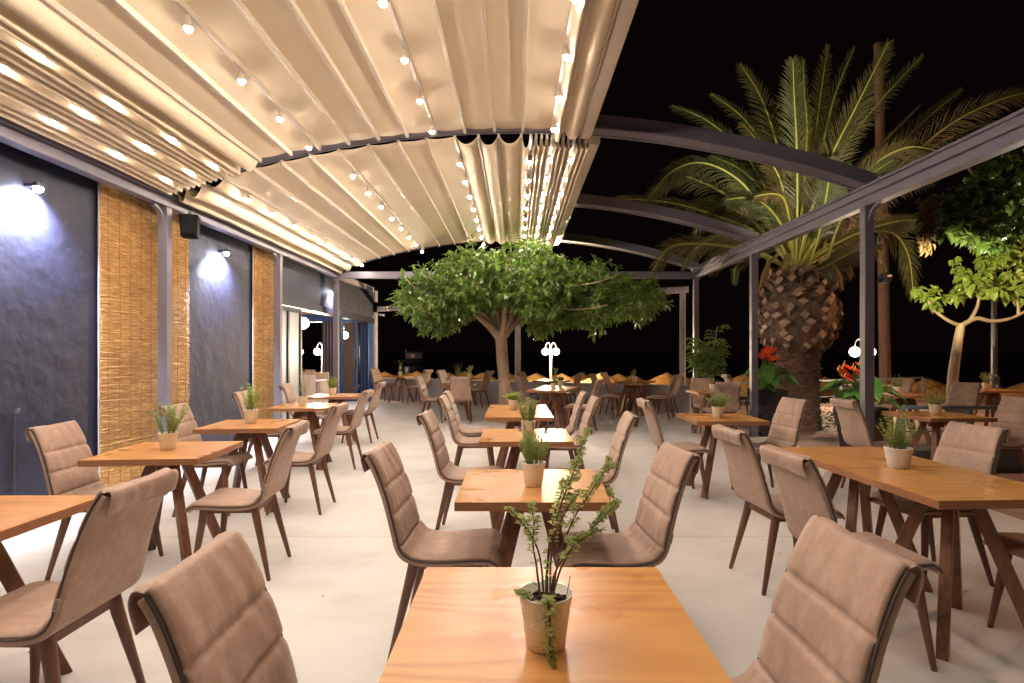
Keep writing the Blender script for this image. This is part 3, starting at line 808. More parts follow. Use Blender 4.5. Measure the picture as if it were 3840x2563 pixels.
table(7.30, 11.5, 5, 'orange lit plywood table behind the post and red flowers')

# ------------------------------------------------------------------ potted herbs
PG = 'potted herbs on the tables'
def pot_mesh(kind, rt=.060, rb=.042, h=.118):
    b = MB()
    b.lathe([(.0001,0),(rb-.003,0),(rb,.003),(rb+(rt-rb)*.45,h*.5),(rt-.002,h-.008),(rt,h-.003),(rt-.001,h),(rt-.005,h-.002),(rt-.007,h*.8),(.001,h*.78)], 40)
    return b.build('pot', M[kind])
def herb(kind, seed, h, w, leafmat):
    """foliage mesh with stems (slot 0), leaves (slot 1), flowers (slot 2); origin at soil level"""
    rnd = random.Random(seed); b = MB(); z0 = 0
    cfg = dict(rosemary=(12,.030,.0050,20,5), bright=(9,.036,.0068,17,5), thyme=(34,.013,.0055,15,4), lavender=(30,.036,.0050,8,4),
               oregano=(9,.017,.013,16,4), sage=(22,.050,.024,4,2), clip=(26,.026,.0075,9,5))[kind]
    ns, ll, lw, nw, per = cfg
    for i in range(ns):
        a = rnd.uniform(0, 2*PI); r0 = .036*math.sqrt(rnd.random())
        p = Vector((r0*math.cos(a), r0*math.sin(a), z0))
        tilt = rnd.uniform(.03, 1.0)
        d = Vector((math.cos(a)*tilt*w/h*1.35, math.sin(a)*tilt*w/h*1.35, 1)).normalized()
        L = h*rnd.uniform(.55, 1.0)*(1-.25*tilt if kind in ('thyme','clip','sage','lavender') else 1)
        wob = Vector((rnd.uniform(-1,1), rnd.uniform(-1,1), 0))*.12
        pts = [p + d*L*q + wob*L*q*q for q in (0,.25,.5,.75,1)]
        b.tube(pts, [.0018,.0016,.0013,.001,.0006], 4, 0, False)
        sp = spline(pts, 6); m = len(sp)-1
        st = 1 if kind != 'sage' else 10
        for q in range(nw):
            f = (q+1+rnd.random()*.5)/nw
            f = .12+.88*min(1, f)
            if kind in ('oregano',): f = .25+.75*min(1, (q+1)/nw)
            c = sp[min(m, int(f*m))]
            an0 = rnd.uniform(0, 6.28)
            for k in range(per):
                an = an0+2*PI*k/per+rnd.uniform(-.3,.3)
                up = {'rosemary':.75,'bright':.7,'thyme':.5,'lavender':1.6,'oregano':.25,'sage':.15,'clip':.8}[kind]
                dd = Vector((math.cos(an), math.sin(an), up+rnd.uniform(-.25,.25)))
                s = rnd.uniform(.7,1.15)*(1.0 if kind != 'oregano' else (1.15-.5*f))
                b.leaf(c, dd, (rnd.uniform(-.3,.3), rnd.uniform(-.3,.3), 1), ll*s, lw*s, 1, .15, .15 if kind == 'sage' else .05)
    if kind == 'lavender':
        for i in range(5):
            a = rnd.uniform(0, 6.28); p = Vector((.02*math.cos(a), .02*math.sin(a), h*.5)); e = p+Vector((math.cos(a)*.045, math.sin(a)*.045, h*(.55+.15*rnd.random())))
            b.tube([p, e], .0012, 4, 0)
            for q in range(18):
                c = e+Vector((0,0,-.03+.036*q/18)); an = q*2.4
                b.leaf(c, (math.cos(an), math.sin(an), .5), (0,0,1), .009, .007, 2, .2)
    return b.build('foliage', [M['stem' if kind in ('oregano','rosemary','bright') else 'gstem'], M[leafmat], M['purple']])
def potted(x, y, z, label, kind, seed, h, w, leafmat, potkind='pot', rt=.060, rb=.042, ph=.118, rz=0):
    t = thing('potted_herb', label, 'potted plant', (x,y,z), rz, PG)
    p = pot_mesh(potkind, rt, rb, ph); p.parent = t
    b = MB(); b.lathe([(.0001,ph*.83),(rt*.5,ph*.845),(rt-.007,ph*.82)][::-1], 18); b.build('soil', M['soil'], t)
    f = herb(kind, seed, h*1.15, w*1.15, leafmat); f.parent = t; f.location = (0,0,ph*.82)
    return t
TZ = .7505
potted(.085,2.74,TZ, 'lavender with purple tips in a dimpled cream pot on the second middle table', 'lavender', 11, .15, .06, 'rosem', 'dpot')
potted(.098,4.40,TZ, 'spiky upright rosemary in a cream pot on the third middle table', 'rosemary', 12, .20, .05, 'rosem')
potted(-.03,6.40,TZ, 'broad leafy pale green sage in a cream pot on the joined middle tables', 'sage', 13, .11, .10, 'bright')
potted(-2.346,3.776,TZ, 'bushy rosemary in a cream pot on the wall row table before the wide blind', 'rosemary', 14, .19, .09, 'rosem', 'pot', .062, .045, .115)
potted(-2.457,5.19,TZ, 'tall bright green rosemary in a cream pot, middle of the wall row', 'bright', 15, .24, .07, 'bright', 'pot', .065, .047, .12)
potted(-2.626,6.90,TZ, 'tall thin straggly oregano in a cream pot near the counter', 'oregano', 16, .33, .10, 'orega', 'pot', .062, .045, .115)
potted(-2.83,8.64,TZ, 'round clipped green herb in a cream pot before the glass doors', 'clip', 17, .17, .08, 'bright', 'pot', .062, .045, .115)
potted(2.02,5.60,TZ, 'round lavender bush in a pale pot on the table left of the palm', 'lavender', 18, .15, .10, 'rosem', 'pot', .062, .045, .115)
potted(2.17,3.18,TZ, 'upright thyme bush in a white tapered pot on the long table', 'thyme', 19, .21, .09, 'bright', 'wpot', .072, .052, .115)
potted(4.475,5.97,TZ, 'low sprawling herb in a pale pot on the table outside the post', 'thyme', 20, .16, .13, 'orega', 'pot', .066, .048, .105)
potted(3.38,9.62,TZ, 'sprawling herb in a pale pot before the umbrella plant', 'oregano', 21, .17, .10, 'orega', 'wpot')
potted(.667,10.03,TZ, 'low grey green herb in a cream pot beyond the trunk, nearer of a pair', 'sage', 22, .08, .07, 'rosem')
potted(.86,10.85,TZ, 'rounded green herb in a cream pot beyond the trunk, farther of a pair', 'clip', 23, .10, .08, 'rosem')
potted(.93,13.35,TZ, 'dim upright herb in a pot on the table before the double globe lamp', 'rosemary', 24, .17, .05, 'rosem')
potted(2.70,12.75,TZ, 'feathery herb in a pale pot on the long dark table by the low wall', 'oregano', 25, .19, .10, 'orega')
potted(-3.29,15.9,TZ, 'upright leafy stems in a pale pot on the farthest wall table', 'oregano', 26, .33, .09, 'orega')
potted(-1.24,14.9,TZ, 'short rosemary in a pale pot by the low wall left of the trunk', 'rosemary', 27, .22, .06, 'rosem')
potted(-1.24,12.0,TZ, 'tall pale leafy stems rising behind the back-turned chair left of the trunk', 'oregano', 28, .32, .05, 'orega')
potted(5.38,12.1,TZ, 'dim herb pot behind the shaded red flowers', 'sage', 29, .10, .07, 'rosem')
potted(6.07,8.92,TZ, 'grey green sprawling herb in a pale pot right of the pergola post', 'thyme', 30, .20, .14, 'rosem', 'pot', .068, .05, .12)
potted(8.40,10.0,TZ, 'tall yellow green herb in a pale pot on the outermost table', 'thyme', 31, .22, .10, 'orega', 'pot', .068, .05, .12)
potted(7.22,11.45,TZ, 'dim upright herb pot on the orange table behind the post', 'rosemary', 32, .19, .04, 'rosem')
# the straggly oregano on the nearest table, leaning, with one stem trailing down the pot
t = thing('potted_herb', 'straggly leaning oregano with a trailing stem in a dimpled pot on the nearest table', 'potted plant', (.066,1.245,TZ), 0, PG)
p = pot_mesh('dpot', .0605, .0425, .120); p.parent = t
b = MB(); b.lathe([(.0001,.098),(.03,.099),(.053,.096)][::-1], 24)
rnd = random.Random(4)
for i in range(60):
    a = rnd.uniform(0,6.28); r = .046*math.sqrt(rnd.random()); b.box((r*math.cos(a), r*math.sin(a), .1+rnd.uniform(0,.004)), (rnd.uniform(.003,.008),)*3, 0, Matrix.Rotation(rnd.random()*3, 3, 'X'))
b.build('soil', M['soil'], t)
b = MB(); rnd = random.Random(9)
stems = [([(.010,.0,.10),(.012,-.005,.20),(.030,.0,.30),(.062,.0,.385),(.085,.005,.455)],1), ([(.014,.004,.10),(.03,.01,.19),(.065,.012,.28),(.11,.01,.35),(.142,.0,.405)],1),
         ([(.012,-.006,.10),(.035,-.01,.18),(.075,-.02,.24),(.12,-.02,.285),(.155,-.025,.325)],1), ([(-.004,.0,.10),(-.012,.0,.19),(-.030,.0,.24),(-.055,.0,.275),(-.085,.0,.305)],0),
         ([(.004,.01,.10),(.006,.01,.20),(.02,.02,.28),(.04,.02,.34),(.06,.02,.37)],0), ([(-.012,.004,.10),(-.02,.01,.17),(-.028,.01,.22),(-.026,.005,.27),(-.034,.0,.315)],0),
         ([(.008,-.01,.10),(.02,-.02,.17),(.05,-.03,.22),(.085,-.03,.25),(.12,-.03,.265)],0), ([(-.03,-.02,.10),(-.04,-.03,.12),(-.052,-.03,.125),(-.060,-.03,.13)],0),
         ([(0,.0,.10),(.004,.0,.18),(.02,-.01,.25),(.05,-.01,.31),(.075,-.01,.345)],0),
         ([(.0,-.03,.105),(.002,-.052,.123),(.003,-.070,.108),(.006,-.076,.07),(.004,-.080,.035),(.010,-.088,.008)],2)]
for pts, k in stems:
    sp = spline(pts, 8); n = len(sp)
    b.tube(sp, [.0022*(1-.7*i/n)+.0004 for i in range(n)], 5, 0, False)
    for i in range(2, n):
        f = i/n
        if k != 2 and f < .42 and rnd.random() < .75: continue
        for q in range(3 if f < .75 else 6):
            an = rnd.uniform(0,6.28); s = rnd.uniform(.6,1.15)*(.012 if f > .8 else .0165)
            d = Vector((math.cos(an), math.sin(an), rnd.uniform(-.1,.6)))
            b.leaf(sp[i]+d*.002, d, (rnd.uniform(-.4,.4), rnd.uniform(-.4,.4), 1), s, s*.72, 1, .15, .1)
        if k == 1 and f > .62 or (k == 2 and f > .8):
            for q in range(7):
                d = Vector((rnd.gauss(0,1), rnd.gauss(0,1), rnd.gauss(0,1))).normalized()
                b.leaf(sp[i]+d*.004, d, (d.y, d.z, d.x), .007, .006, 1, .3)
    # small side shoots
    if k == 1:
        for i in range(int(n*.4), n, 3):
            d = Vector((rnd.uniform(-.6,1), rnd.uniform(-.7,.7), .7)).normalized(); e = sp[i]+d*rnd.uniform(.02,.045)
            b.tube([sp[i], e], .0009, 4, 0, False)
            for q in range(14):
                dd = Vector((rnd.gauss(0,1), rnd.gauss(0,1), rnd.gauss(0,1)+.3)).normalized()
                b.leaf(e+dd*.003-d*rnd.random()*.012, dd, (dd.y, dd.z, dd.x), rnd.uniform(.007,.011), .0075, 1, .25)
b.build('foliage', [M['stem'], M['orega']], t)
b = MB(); b.bar((.044,.0,.095), (.056,.012,.150), .011, .0012, (1,0,0)); b.build('plant_label', M['pale'], t)

# ------------------------------------------------------------------ ficus tree on the terrace
tr = thing('shade_tree', 'broad leafy ficus with smooth forked trunk growing through the terrace', 'tree', (-.28, 11.35, 0))
b = MB()
b.tube(spline([(.07,0,-.02),(.06,0,.3),(.04,0,.8),(.0,0,1.30),(-.02,0,1.65),(-.04,0,1.84)], 4), [.175]*1+[.15,.14,.13,.125,.12]+[.115]*14+[.135], 16)
limbs = [((-.07,-.02,1.62),(-.28,-.05,1.86),(-.62,-.15,2.12),(-1.2,-.25,2.45),.085), ((-.06,.0,1.66),(-.22,.12,1.95),(-.55,.3,2.2),(-1.3,.5,2.6),.07),
         ((-.02,.02,1.66),(-.06,.05,1.95),(-.15,.1,2.3),(-.4,.2,2.8),.07), ((.0,-.02,1.66),(.16,-.05,1.95),(.30,-.1,2.25),(.7,-.2,2.7),.075),
         ((.02,.02,1.62),(.25,.1,1.88),(.55,.1,2.1),(1.5,.2,2.4),.08), ((.02,.05,1.66),(.12,.3,2.0),(.4,.6,2.3),(1.2,.8,2.6),.06), ((0,-.05,1.64),(.05,-.3,1.98),(.1,-.6,2.3),(.5,-.9,2.7),.055)]
for *pp, r in limbs:
    pp = [(q_[0], q_[1], q_[2]+.12) for q_ in pp]; r *= 1.15
    sp = spline(pp, 6); n = len(sp); b.tube(sp, [r*(1-.62*i/n) for i in range(n)], 10)
    for k in range(3):
        i = int(n*(.55+.15*k)); d = Vector((random.uniform(-1,1)+pp[3][0]*.5, random.uniform(-1,1), random.uniform(.0,.7))).normalized()
        q = sp[min(i,n-1)]; b.tube(spline([q, q+d*.4, q+d*.9+Vector((0,0,.1))], 4), [.025*(1-.08*j) for j in range(9)], 6)
b.build('trunk', M['bark'], tr)
b = MB(); rnd = random.Random(21)
def inside(p):
    # lens-shaped, lobed crown in local coordinates
    x, y, z = p
    cx = .36; a = math.atan2(y, x-cx); lob = 1+.10*math.sin(3*a+1)+.07*math.sin(5*a+2.2)+.05*math.sin(9*a)
    rr = math.hypot((x-cx)/2.48, y/1.65)/lob
    top = 3.22+.06*math.sin(x*2.3+.6)+.13*math.sin(x*4.9+y*2) - .45*rr**5 - .15*max(0, x-.7) - .10*max(0, -x-.8)
    bot = 2.06+.42*math.exp(-((x+.15)/.55)**2)*(1 if y < .9 else .4)+.10*math.sin(x*2.7+y*2.1+1)+.09*math.sin(x*6.1) + .04*max(0,x) + .10*rr**6 - .05*max(0, min(1, -x-.6))
    jt = rnd.gauss(0,.06); return rr < 1+jt and bot-abs(jt) < z < top+jt*1.4, rr, bot, top
twigs = []
while len(twigs) < 2400:
    p = (rnd.uniform(-2.4,3.3), rnd.uniform(-1.8,1.8), rnd.uniform(1.85,3.6))
    ok, rr, bo, to_ = inside(p)
    if not ok: continue
    edge = min((p[2]-bo)/.35, (to_-p[2])/.35, (1-rr)/.18)
    if edge > 1 and rnd.random() < .55: continue
    twigs.append((Vector(p), rr))
for p, rr in twigs:
    out = Vector((p.x-.4, p.y*1.3, (p.z-2.45)*1.4)); 
    d = (out.normalized()+Vector((rnd.gauss(0,.5), rnd.gauss(0,.5), rnd.gauss(.1,.4)))).normalized()
    tip = p + d*rnd.uniform(.10,.26)
    b.tube([p-d*.12, p, tip], [.006,.005,.0025], 4, 1, False)
    for k in range(rnd.randint(9, 14)):
        f = rnd.random(); c = p+(tip-p)*f
        an = rnd.uniform(0,6.28); side = d.orthogonal().normalized(); side = Matrix.Rotation(an, 3, d) @ side
        ld = (side + d*.7*f + Vector((0,0,-.25))).normalized()
        l = rnd.uniform(.085,.155); b.leaf(c+side*.012, ld, Vector((0,0,1))+d*.5+Vector((rnd.gauss(0,.4),rnd.gauss(0,.4),0)), l, l*rnd.uniform(.42,.52), 0, .12, rnd.uniform(.0,.25))
for pts in ([(1.3,-1.2,2.62),(1.7,-1.35,2.66),(2.1,-1.3,2.8)], [(1.1,-1.2,2.2),(1.5,-1.4,2.18),(1.9,-1.45,2.25)], [(-.9,-1.3,2.5),(-.6,-1.4,2.75),(-.5,-1.35,3.0)]):
    b.tube(spline(pts,4), .009, 5, 1, False)
sprig = [((-1.6,-.6,2.55),(-2.25,-.65,2.25)), ((-1.6,-.4,2.7),(-2.2,-.5,2.45)), ((-1.5,-.8,2.4),(-1.95,-.9,2.1))]
for a_, c_ in sprig:
    a_ = Vector(a_); c_ = Vector(c_); b.tube([a_, c_], .004, 4, 1, False)
    for k in range(22):
        q = a_+(c_-a_)*rnd.uniform(.2,1); d = Vector((rnd.gauss(0,1), rnd.gauss(0,1), -.4)).normalized(); b.leaf(q, d, (0,0,1), .09, .045, 0, .12, .1)
b.build('crown', [M['ficus'], M['bark']], tr)

# ------------------------------------------------------------------ palm
PX, PYY = 5.30, 10.55
pm_ = thing('palm_tree', 'tall date palm with pineapple shaped trunk head, lit from below', 'palm tree', (PX, PYY, 0))
b = MB(); n = 40; prof = []
for i in range(30):
    z = -.05+1.62*i/29; prof.append((.40-.03*math.sin(z*1.5)+.012*math.sin(i*2.1)+.035*max(0, .25-z)*3, z))
b.lathe([(r, z) for r, z in prof], 28)
rnd = random.Random(8)
for i in range(260):
    a = rnd.uniform(0,6.28); z = rnd.uniform(0,1.5); r = .40
    c = Vector((r*math.cos(a), r*math.sin(a), z)); tg = Vector((-math.sin(a), math.cos(a), 0))
    b.box(c, (.015, rnd.uniform(.06,.16), .022), 0, Matrix.Rotation(a,3,'Z') @ Matrix.Rotation(R(-25),3,'Y'))
b.build('trunk', M['ptrunk'], pm_)
b = MB()
def rb_(z):
    u = (z-1.45)/1.45
    return .42+.30*math.sin(min(1,max(0,u*1.15))*PI)**.8*(1 if u < .5 else 1) if u < .9 else .40
b.lathe([(rb_(1.45+1.55*i/16)*.95, 1.45+1.55*i/16) for i in range(17)], 28, (0,0,0), 0)
k = 0; z = 1.50
while z < 2.92:
    m = 10
    for j in range(m):
        a = 2*PI*(j+.5*(k % 2))/m+rnd.uniform(-.17,.17); zz = z+rnd.uniform(-.045,.045); r = rb_(zz)*.90
        rot = Matrix.Rotation(a,3,'Z')
        w = rnd.uniform(.18,.30); hh = rnd.uniform(.13,.22); ln = rnd.uniform(.07,.17); upl = rnd.uniform(.2,.9)
        # wedge: wide base on the trunk, cut rhomb face outside
        base = [(0,-w/2,-hh*.15),(0,0,-hh*.6),(0,w/2,-hh*.15),(0,0,hh*.55)]
        face = [(ln,-w*.36,upl*ln+0),(ln*1.05,0,upl*ln-hh*.42),(ln,w*.36,upl*ln),(ln*.8,0,upl*ln+hh*.36)]
        vs = [rot @ Vector(q)+rot @ Vector((r,0,zz)) for q in base+face]
        b.add(vs, [(0,1,5,4),(1,2,6,5),(2,3,7,6),(3,0,4,7)], 0); b.add(vs[4:], [(0,1,2,3)], 2)
    z += .125; k += 1
for i in range(900):
    a = rnd.uniform(0,6.28); zz = rnd.uniform(1.35,2.9); r = rb_(max(1.46,zz))*.95; c = Vector((r*math.cos(a), r*math.sin(a), zz))
    d = Vector((math.cos(a)+rnd.gauss(0,.5), math.sin(a)+rnd.gauss(0,.5), rnd.gauss(-.3,.7))).normalized(); b.leaf(c, d, (0,0,1), rnd.uniform(.06,.17), .008, 1, .1)
b.build('leaf_bases', [M['boot'], M['ptrunk'], M['cut']], pm_)
def frond(pts, wl_=.42, dens=64, twist=0.0, droop=.25, dry=False, seed=0, lo=.10):
    """pts: world points from base to tip"""
    rnd = random.Random(seed); org = Vector((PX, PYY, 0))
    sp = spline([p-org for p in pts], 12); n = len(sp); b = MB()
    b.tube(sp, [.030*(1-i/n)**.8+.003 for i in range(n)], 5, 1, False)
    vn = (Vector((0,1,0))+Vector((rnd.gauss(0,.25), 0, rnd.gauss(0,.2)))-(sp[-1]-sp[0]).normalized()*.25).normalized()
    for i in range(dens):
        f = lo+(1-lo)*(i+.5)/dens; x = f*(n-1); k_ = min(int(x), n-2); c = sp[k_]+(sp[k_+1]-sp[k_])*(x-k_)
        tg = (sp[k_+1]-sp[k_]).normalized()
        sd = tg.cross(vn); sd.normalize(); nr = sd.cross(tg)
        if twist: sd = Matrix.Rotation(twist,3,tg) @ sd; nr = Matrix.Rotation(twist,3,tg) @ nr
        ll = 1.15*wl_*(math.sin(PI*min(1, .12+.83*f))**.7)*rnd.uniform(.88,1.08)
        if f > .93: ll *= .75
        for s in (-1, 1):
            d = (sd*s*.80 + tg*(.85+.55*f+rnd.gauss(0,.12)) + nr*rnd.uniform(-.05,.40)).normalized()
            m1 = c+d*ll*.5; e = c+d*ll+Vector((0,0,-droop*ll*rnd.uniform(.4,1.1)))
            wv = tg*.011
            b.add([c-wv*.7, c+wv*.7, m1+wv, m1-wv, e], [(0,1,2,3),(3,2,4)], 0)
    return b.build('frond', [M['dryfr'] if dry else M['palm'], M['rachis']], pm_, loc=None)
def fp(c, dy): return P(2300+.657*c[0], 100+.657*c[1], PYY+dy)
B0 = (1040,1400)
FR = [  # crop points, depth offset of the tip, leaflet length, twist
 ([B0,(930,1050),(760,740),(540,540),(335,452)], 1.6,.36,0), ([B0,(980,1000),(880,720),(740,520),(560,385)], 1.9,.34,0),
 ([B0,(1000,1000),(930,660),(840,400),(725,215)], .8,.46,.3), ([B0,(1050,1000),(1045,650),(1032,400),(1025,190)], -.7,.46,0),
 ([B0,(1090,1000),(1150,650),(1185,380),(1225,108)], 1.3,.46,0), ([B0,(1120,1050),(1200,650),(1270,380),(1375,122)], .5,.44,.5),
 ([B0,(1130,1050),(1240,750),(1390,450),(1570,92)], -.9,.50,-.3), ([B0,(1150,1050),(1330,680),(1520,430),(1765,165)], .4,.46,.3),
 ([B0,(1200,1050),(1400,800),(1560,640),(1750,450)], 1.8,.16,0), ([B0,(1230,1050),(1500,800),(1740,570),(1990,355)], 1.2,.44,.2),
 ([B0,(1250,1080),(1560,850),(1920,560),(2200,420),(2400,372)], -.4,.48,.2), ([B0,(1250,1080),(1480,800),(1660,695),(1800,700),(1915,745)], -1.2,.40,-.3),
 ([B0,(900,1150),(740,900),(520,780),(330,830),(180,1010)], -.6,.46,.3), ([B0,(850,1160),(640,960),(430,860),(330,870),(210,960)], .9,.40,0),
 ([B0,(800,1290),(620,1250),(430,1240),(310,1270),(230,1390)], -.7,.42,.2), ([B0,(860,1200),(620,1090),(350,1010),(100,985),(0,985)], 1.3,.40,.2),
 ([B0,(1300,1250),(1500,1170),(1620,1200),(1690,1330),(1712,1545)], .6,.46,.4), ([B0,(1250,1250),(1480,1150),(1640,1110),(1760,1105)], -.5,.34,.2),
 ([(1020,1380),(1010,1150),(975,990),(905,955),(805,972)], -1.1,.26,.5), ([B0,(1180,1380),(1320,1310),(1500,1230)], -1.0,.36,.2),
 ([(1100,1400),(1170,1200),(1210,1000),(1230,870),(1240,760)], -.9,.42,-.2), ([B0,(1180,1200),(1330,980),(1450,860),(1600,760)], -.7,.44,0),
 ([B0,(860,1300),(760,1320),(700,1380),(690,1470)], .9,.22,.3), ([B0,(900,1050),(820,900),(700,800),(560,740)], 1.5,.44,0),
 ([B0,(1000,1100),(960,900),(900,780),(800,690)], -.2,.44,.2), ([B0,(1070,1100),(1090,880),(1130,720),(1180,580)], 1.0,.46,0),
 ([B0,(1220,1250),(1420,1130),(1560,1100),(1680,1150)], 1.2,.40,.2), ([B0,(960,1250),(800,1180),(640,1180),(480,1260),(390,1390)], 1.4,.30,.2),
 ([B0,(1250,1150),(1500,980),(1700,880),(1850,860)], 1.5,.44,.2), ([B0,(1080,1000),(1105,600),(1090,380),(1085,190)], .2,.40,.2),
 ([(1200,1390),(1300,1100),(1420,950),(1530,870)], -1.1,.40,.3), ([B0,(1000,1220),(900,1050),(780,980),(640,990)], -1.0,.42,.2)]
for i, (cs, dy, wl_, tw) in enumerate(FR):
    m = len(cs)-1
    pts = [fp(c, dy*(j/m)**.9*1.0 + (-.22 if dy < 0 else .18)*(1 if j == 0 else .5)) for j, c in enumerate(cs)]
    frond(pts, wl_, 108, tw, .18 if cs[-1][1] < 700 else .35, False, i, .22)
rnd = random.Random(55)
for i in range(18):
    cs, dy, wl_, tw = FR[(i*7+3) % len(FR)]
    m = len(cs)-1; k_ = rnd.uniform(.62,.85); jx, jy = rnd.uniform(-110,110), rnd.uniform(-60,70)
    c2 = [(B0[0]+(c[0]-B0[0])*k_+jx*j/m, B0[1]+(c[1]-B0[1])*k_+jy*j/m) for j, c in enumerate(cs)]
    frond([fp(c, (.7+rnd.random()*.6)*(j/m)+.15) for j, c in enumerate(c2)], .40, 84, rnd.uniform(-.4,.4), .35, False, 100+i, .2)
# dry fruit stalks
for cs in ([(890,1330),(870,1390),(860,1470)], [(1250,1350),(1290,1420),(1310,1500)], [(1330,1300),(1350,1380),(1365,1410)], [(980,1390),(985,1330),(1000,1300)], [(940,1300),(890,1350),(850,1440),(830,1520)]):
    pts = [fp(c, -.75) for c in cs]; frond(pts, .10, 30, 0, .8, True, 77, .3)

# ------------------------------------------------------------------ trees on the right
def leafy(name, label, loc, trunkpts, rad, blobs, nl, lmat, lsz, seed, bark='bark', tlimbs=()):
    t = thing(name, label, 'tree', loc); rnd = random.Random(seed); o = Vector(loc)
    b = MB(); sp = spline([Vector(p)-o for p in trunkpts], 5); n = len(sp)
    b.tube(sp, [rad*(1-.35*i/n) for i in range(n)], 10)
    for pp, r in tlimbs:
        s2 = spline([Vector(p)-o for p in pp], 5); b.tube(s2, [r*(1-.6*i/len(s2)) for i in range(len(s2))], 7)
    b.build('trunk', M[bark], t)
    b = MB()
    for (c, rx, ry, rz_, fr) in blobs:
        c = Vector(c)-o
        for i in range(int(nl*fr)):
            if i % 12 == 0: cl = [rnd.gauss(0,1) for _ in range(3)]; cd = Vector(cl).normalized()*(rnd.random()**.35)
            d = cd+.22*Vector((rnd.gauss(0,1), rnd.gauss(0,1), rnd.gauss(0,1))).normalized()*(rnd.random()**.45)
            p = c+Vector((d.x*rx, d.y*ry, d.z*rz_))
            ld = Vector((rnd.gauss(0,.7)+d.x*.6, rnd.gauss(0,.7)+d.y*.6, rnd.gauss(-.35,.5))); l = lsz*rnd.uniform(.55,1.15)
            b.leaf(p, ld, (rnd.gauss(0,.5), rnd.gauss(-.3,.5), 1), l, l*.72, 0, .15, .2)
    b.build('crown', M[lmat], t)
    return t
def q(px, py, Y): return P(px, py, Y)
Y1 = 9.6
leafy('mulberry_tree', 'small pale trunked tree with bright yellow green leaves beyond the outermost tables', (7.45, Y1, 0),
      [(7.45,Y1,-.02), q(3572,1440,Y1), q(3585,1330,Y1), q(3600,1240,Y1), q(3605,1215,Y1)], .085,
      [(q(3505,1110,Y1),.28,.35,.20,.18), (q(3460,1090,Y1),.12,.3,.14,.06), (q(3620,1060,Y1),.30,.4,.32,.28), (q(3700,1000,Y1+.2),.45,.5,.42,.42), (q(3790,1090,Y1),.35,.5,.30,.34), (q(3790,930,Y1+.2),.45,.5,.30,.38), (q(3680,1080,Y1),.2,.4,.22,.16), (q(3900,980,Y1),.6,.6,.6,.3)],
      560, 'figleaf', .15, 5, 'bark',
      [([q(3603,1222,Y1), q(3560,1205,Y1), q(3510,1170,Y1), q(3480,1130,Y1)], .035), ([q(3606,1222,Y1), q(3660,1195,Y1), q(3720,1205,Y1), q(3790,1195,Y1), q(3860,1160,Y1)], .045), ([q(3640,1200,Y1), q(3665,1150,Y1), q(3675,1090,Y1)], .035), ([q(3820,1180,Y1), q(3815,1120,Y1), q(3800,1060,Y1)], .025)])
Y2 = 7.6
tv = leafy('shade_tree', 'dark leafy branches reaching in under the pergola beam by the mulberry', (8.6, Y2, 0),
      [(8.6,Y2,-.02),(8.55,Y2,1.5),(8.3,Y2,2.6),(7.9,Y2,3.3)], .13,
      [(q(3640,720,Y2),.42,.5,.30,.30), (q(3560,790,Y2),.30,.4,.28,.22), (q(3760,760,Y2),.45,.5,.40,.34), (q(3620,850,Y2),.30,.4,.20,.18), (q(3790,860,Y2),.32,.5,.22,.22), (q(3740,640,Y2),.3,.4,.22,.14), (q(3610,540,Y2),.13,.2,.14,.035), (q(3850,650,Y2),.5,.5,.5,.3), (q(3740,905,Y2),.12,.2,.14,.04)],
      950, 'darkleaf', .15, 6, 'bark', [([(8.3,Y2,2.6),(7.6,Y2,2.9), q(3800,845,Y2), q(3690,815,Y2), q(3580,800,Y2)], .05), ([(7.9,Y2,3.3), q(3760,720,Y2), q(3640,640,Y2), q(3612,560,Y2)], .035)])
b = MB(); rnd = random.Random(2); o_ = Vector((8.6,Y2,0))
for i in range(130):
    f = rnd.random(); c = q(3470+12*math.sin(f*4), 740+200*f, Y2-.2)-o_+Vector((rnd.gauss(0,.045),rnd.gauss(0,.05),0)); d = Vector((rnd.gauss(0,.5), rnd.gauss(0,.5), -1)); b.leaf(c, d, (0,-1,.3), .10, .05, 0, .4, .1)
b.build('dry_cluster', M['drylf'], tv)

# ------------------------------------------------------------------ planters
def planter(name, label, loc, rz, w0, w1, h):
    t = thing(name, label, 'planter', loc, rz, 'dark tall planters with plants')
    b = MB(); b.bar((0,0,0), (0,0,h), w0, w0, (0,1,0), 0, w1, w1); b.build('planter_box', M['rattan'], t, .01)
    b = MB()
    # woven upper band standing proud of the box
    for k in range(9):
        z = h-.03-.028*k; w = w0+(w1-w0)*z/h+.012
        for i in range(14):
            off = .004 if (i+k) % 2 else 0; x = -w/2+w*(i+.5)/14
            for s in (-1, 1):
                b.box((x, s*(w/2+off), z), (w/14*.92, .008, .022)); b.box((s*(w/2+off), x, z), (.008, w/14*.92, .022))
    b.build('woven_band', M['rattan'], t)
    b = MB(); b.box2((-w1/2+.03,-w1/2+.03,h-.02), (w1/2-.03,w1/2-.03,h+.004)); b.build('soil', M['soil'], t)
    return t
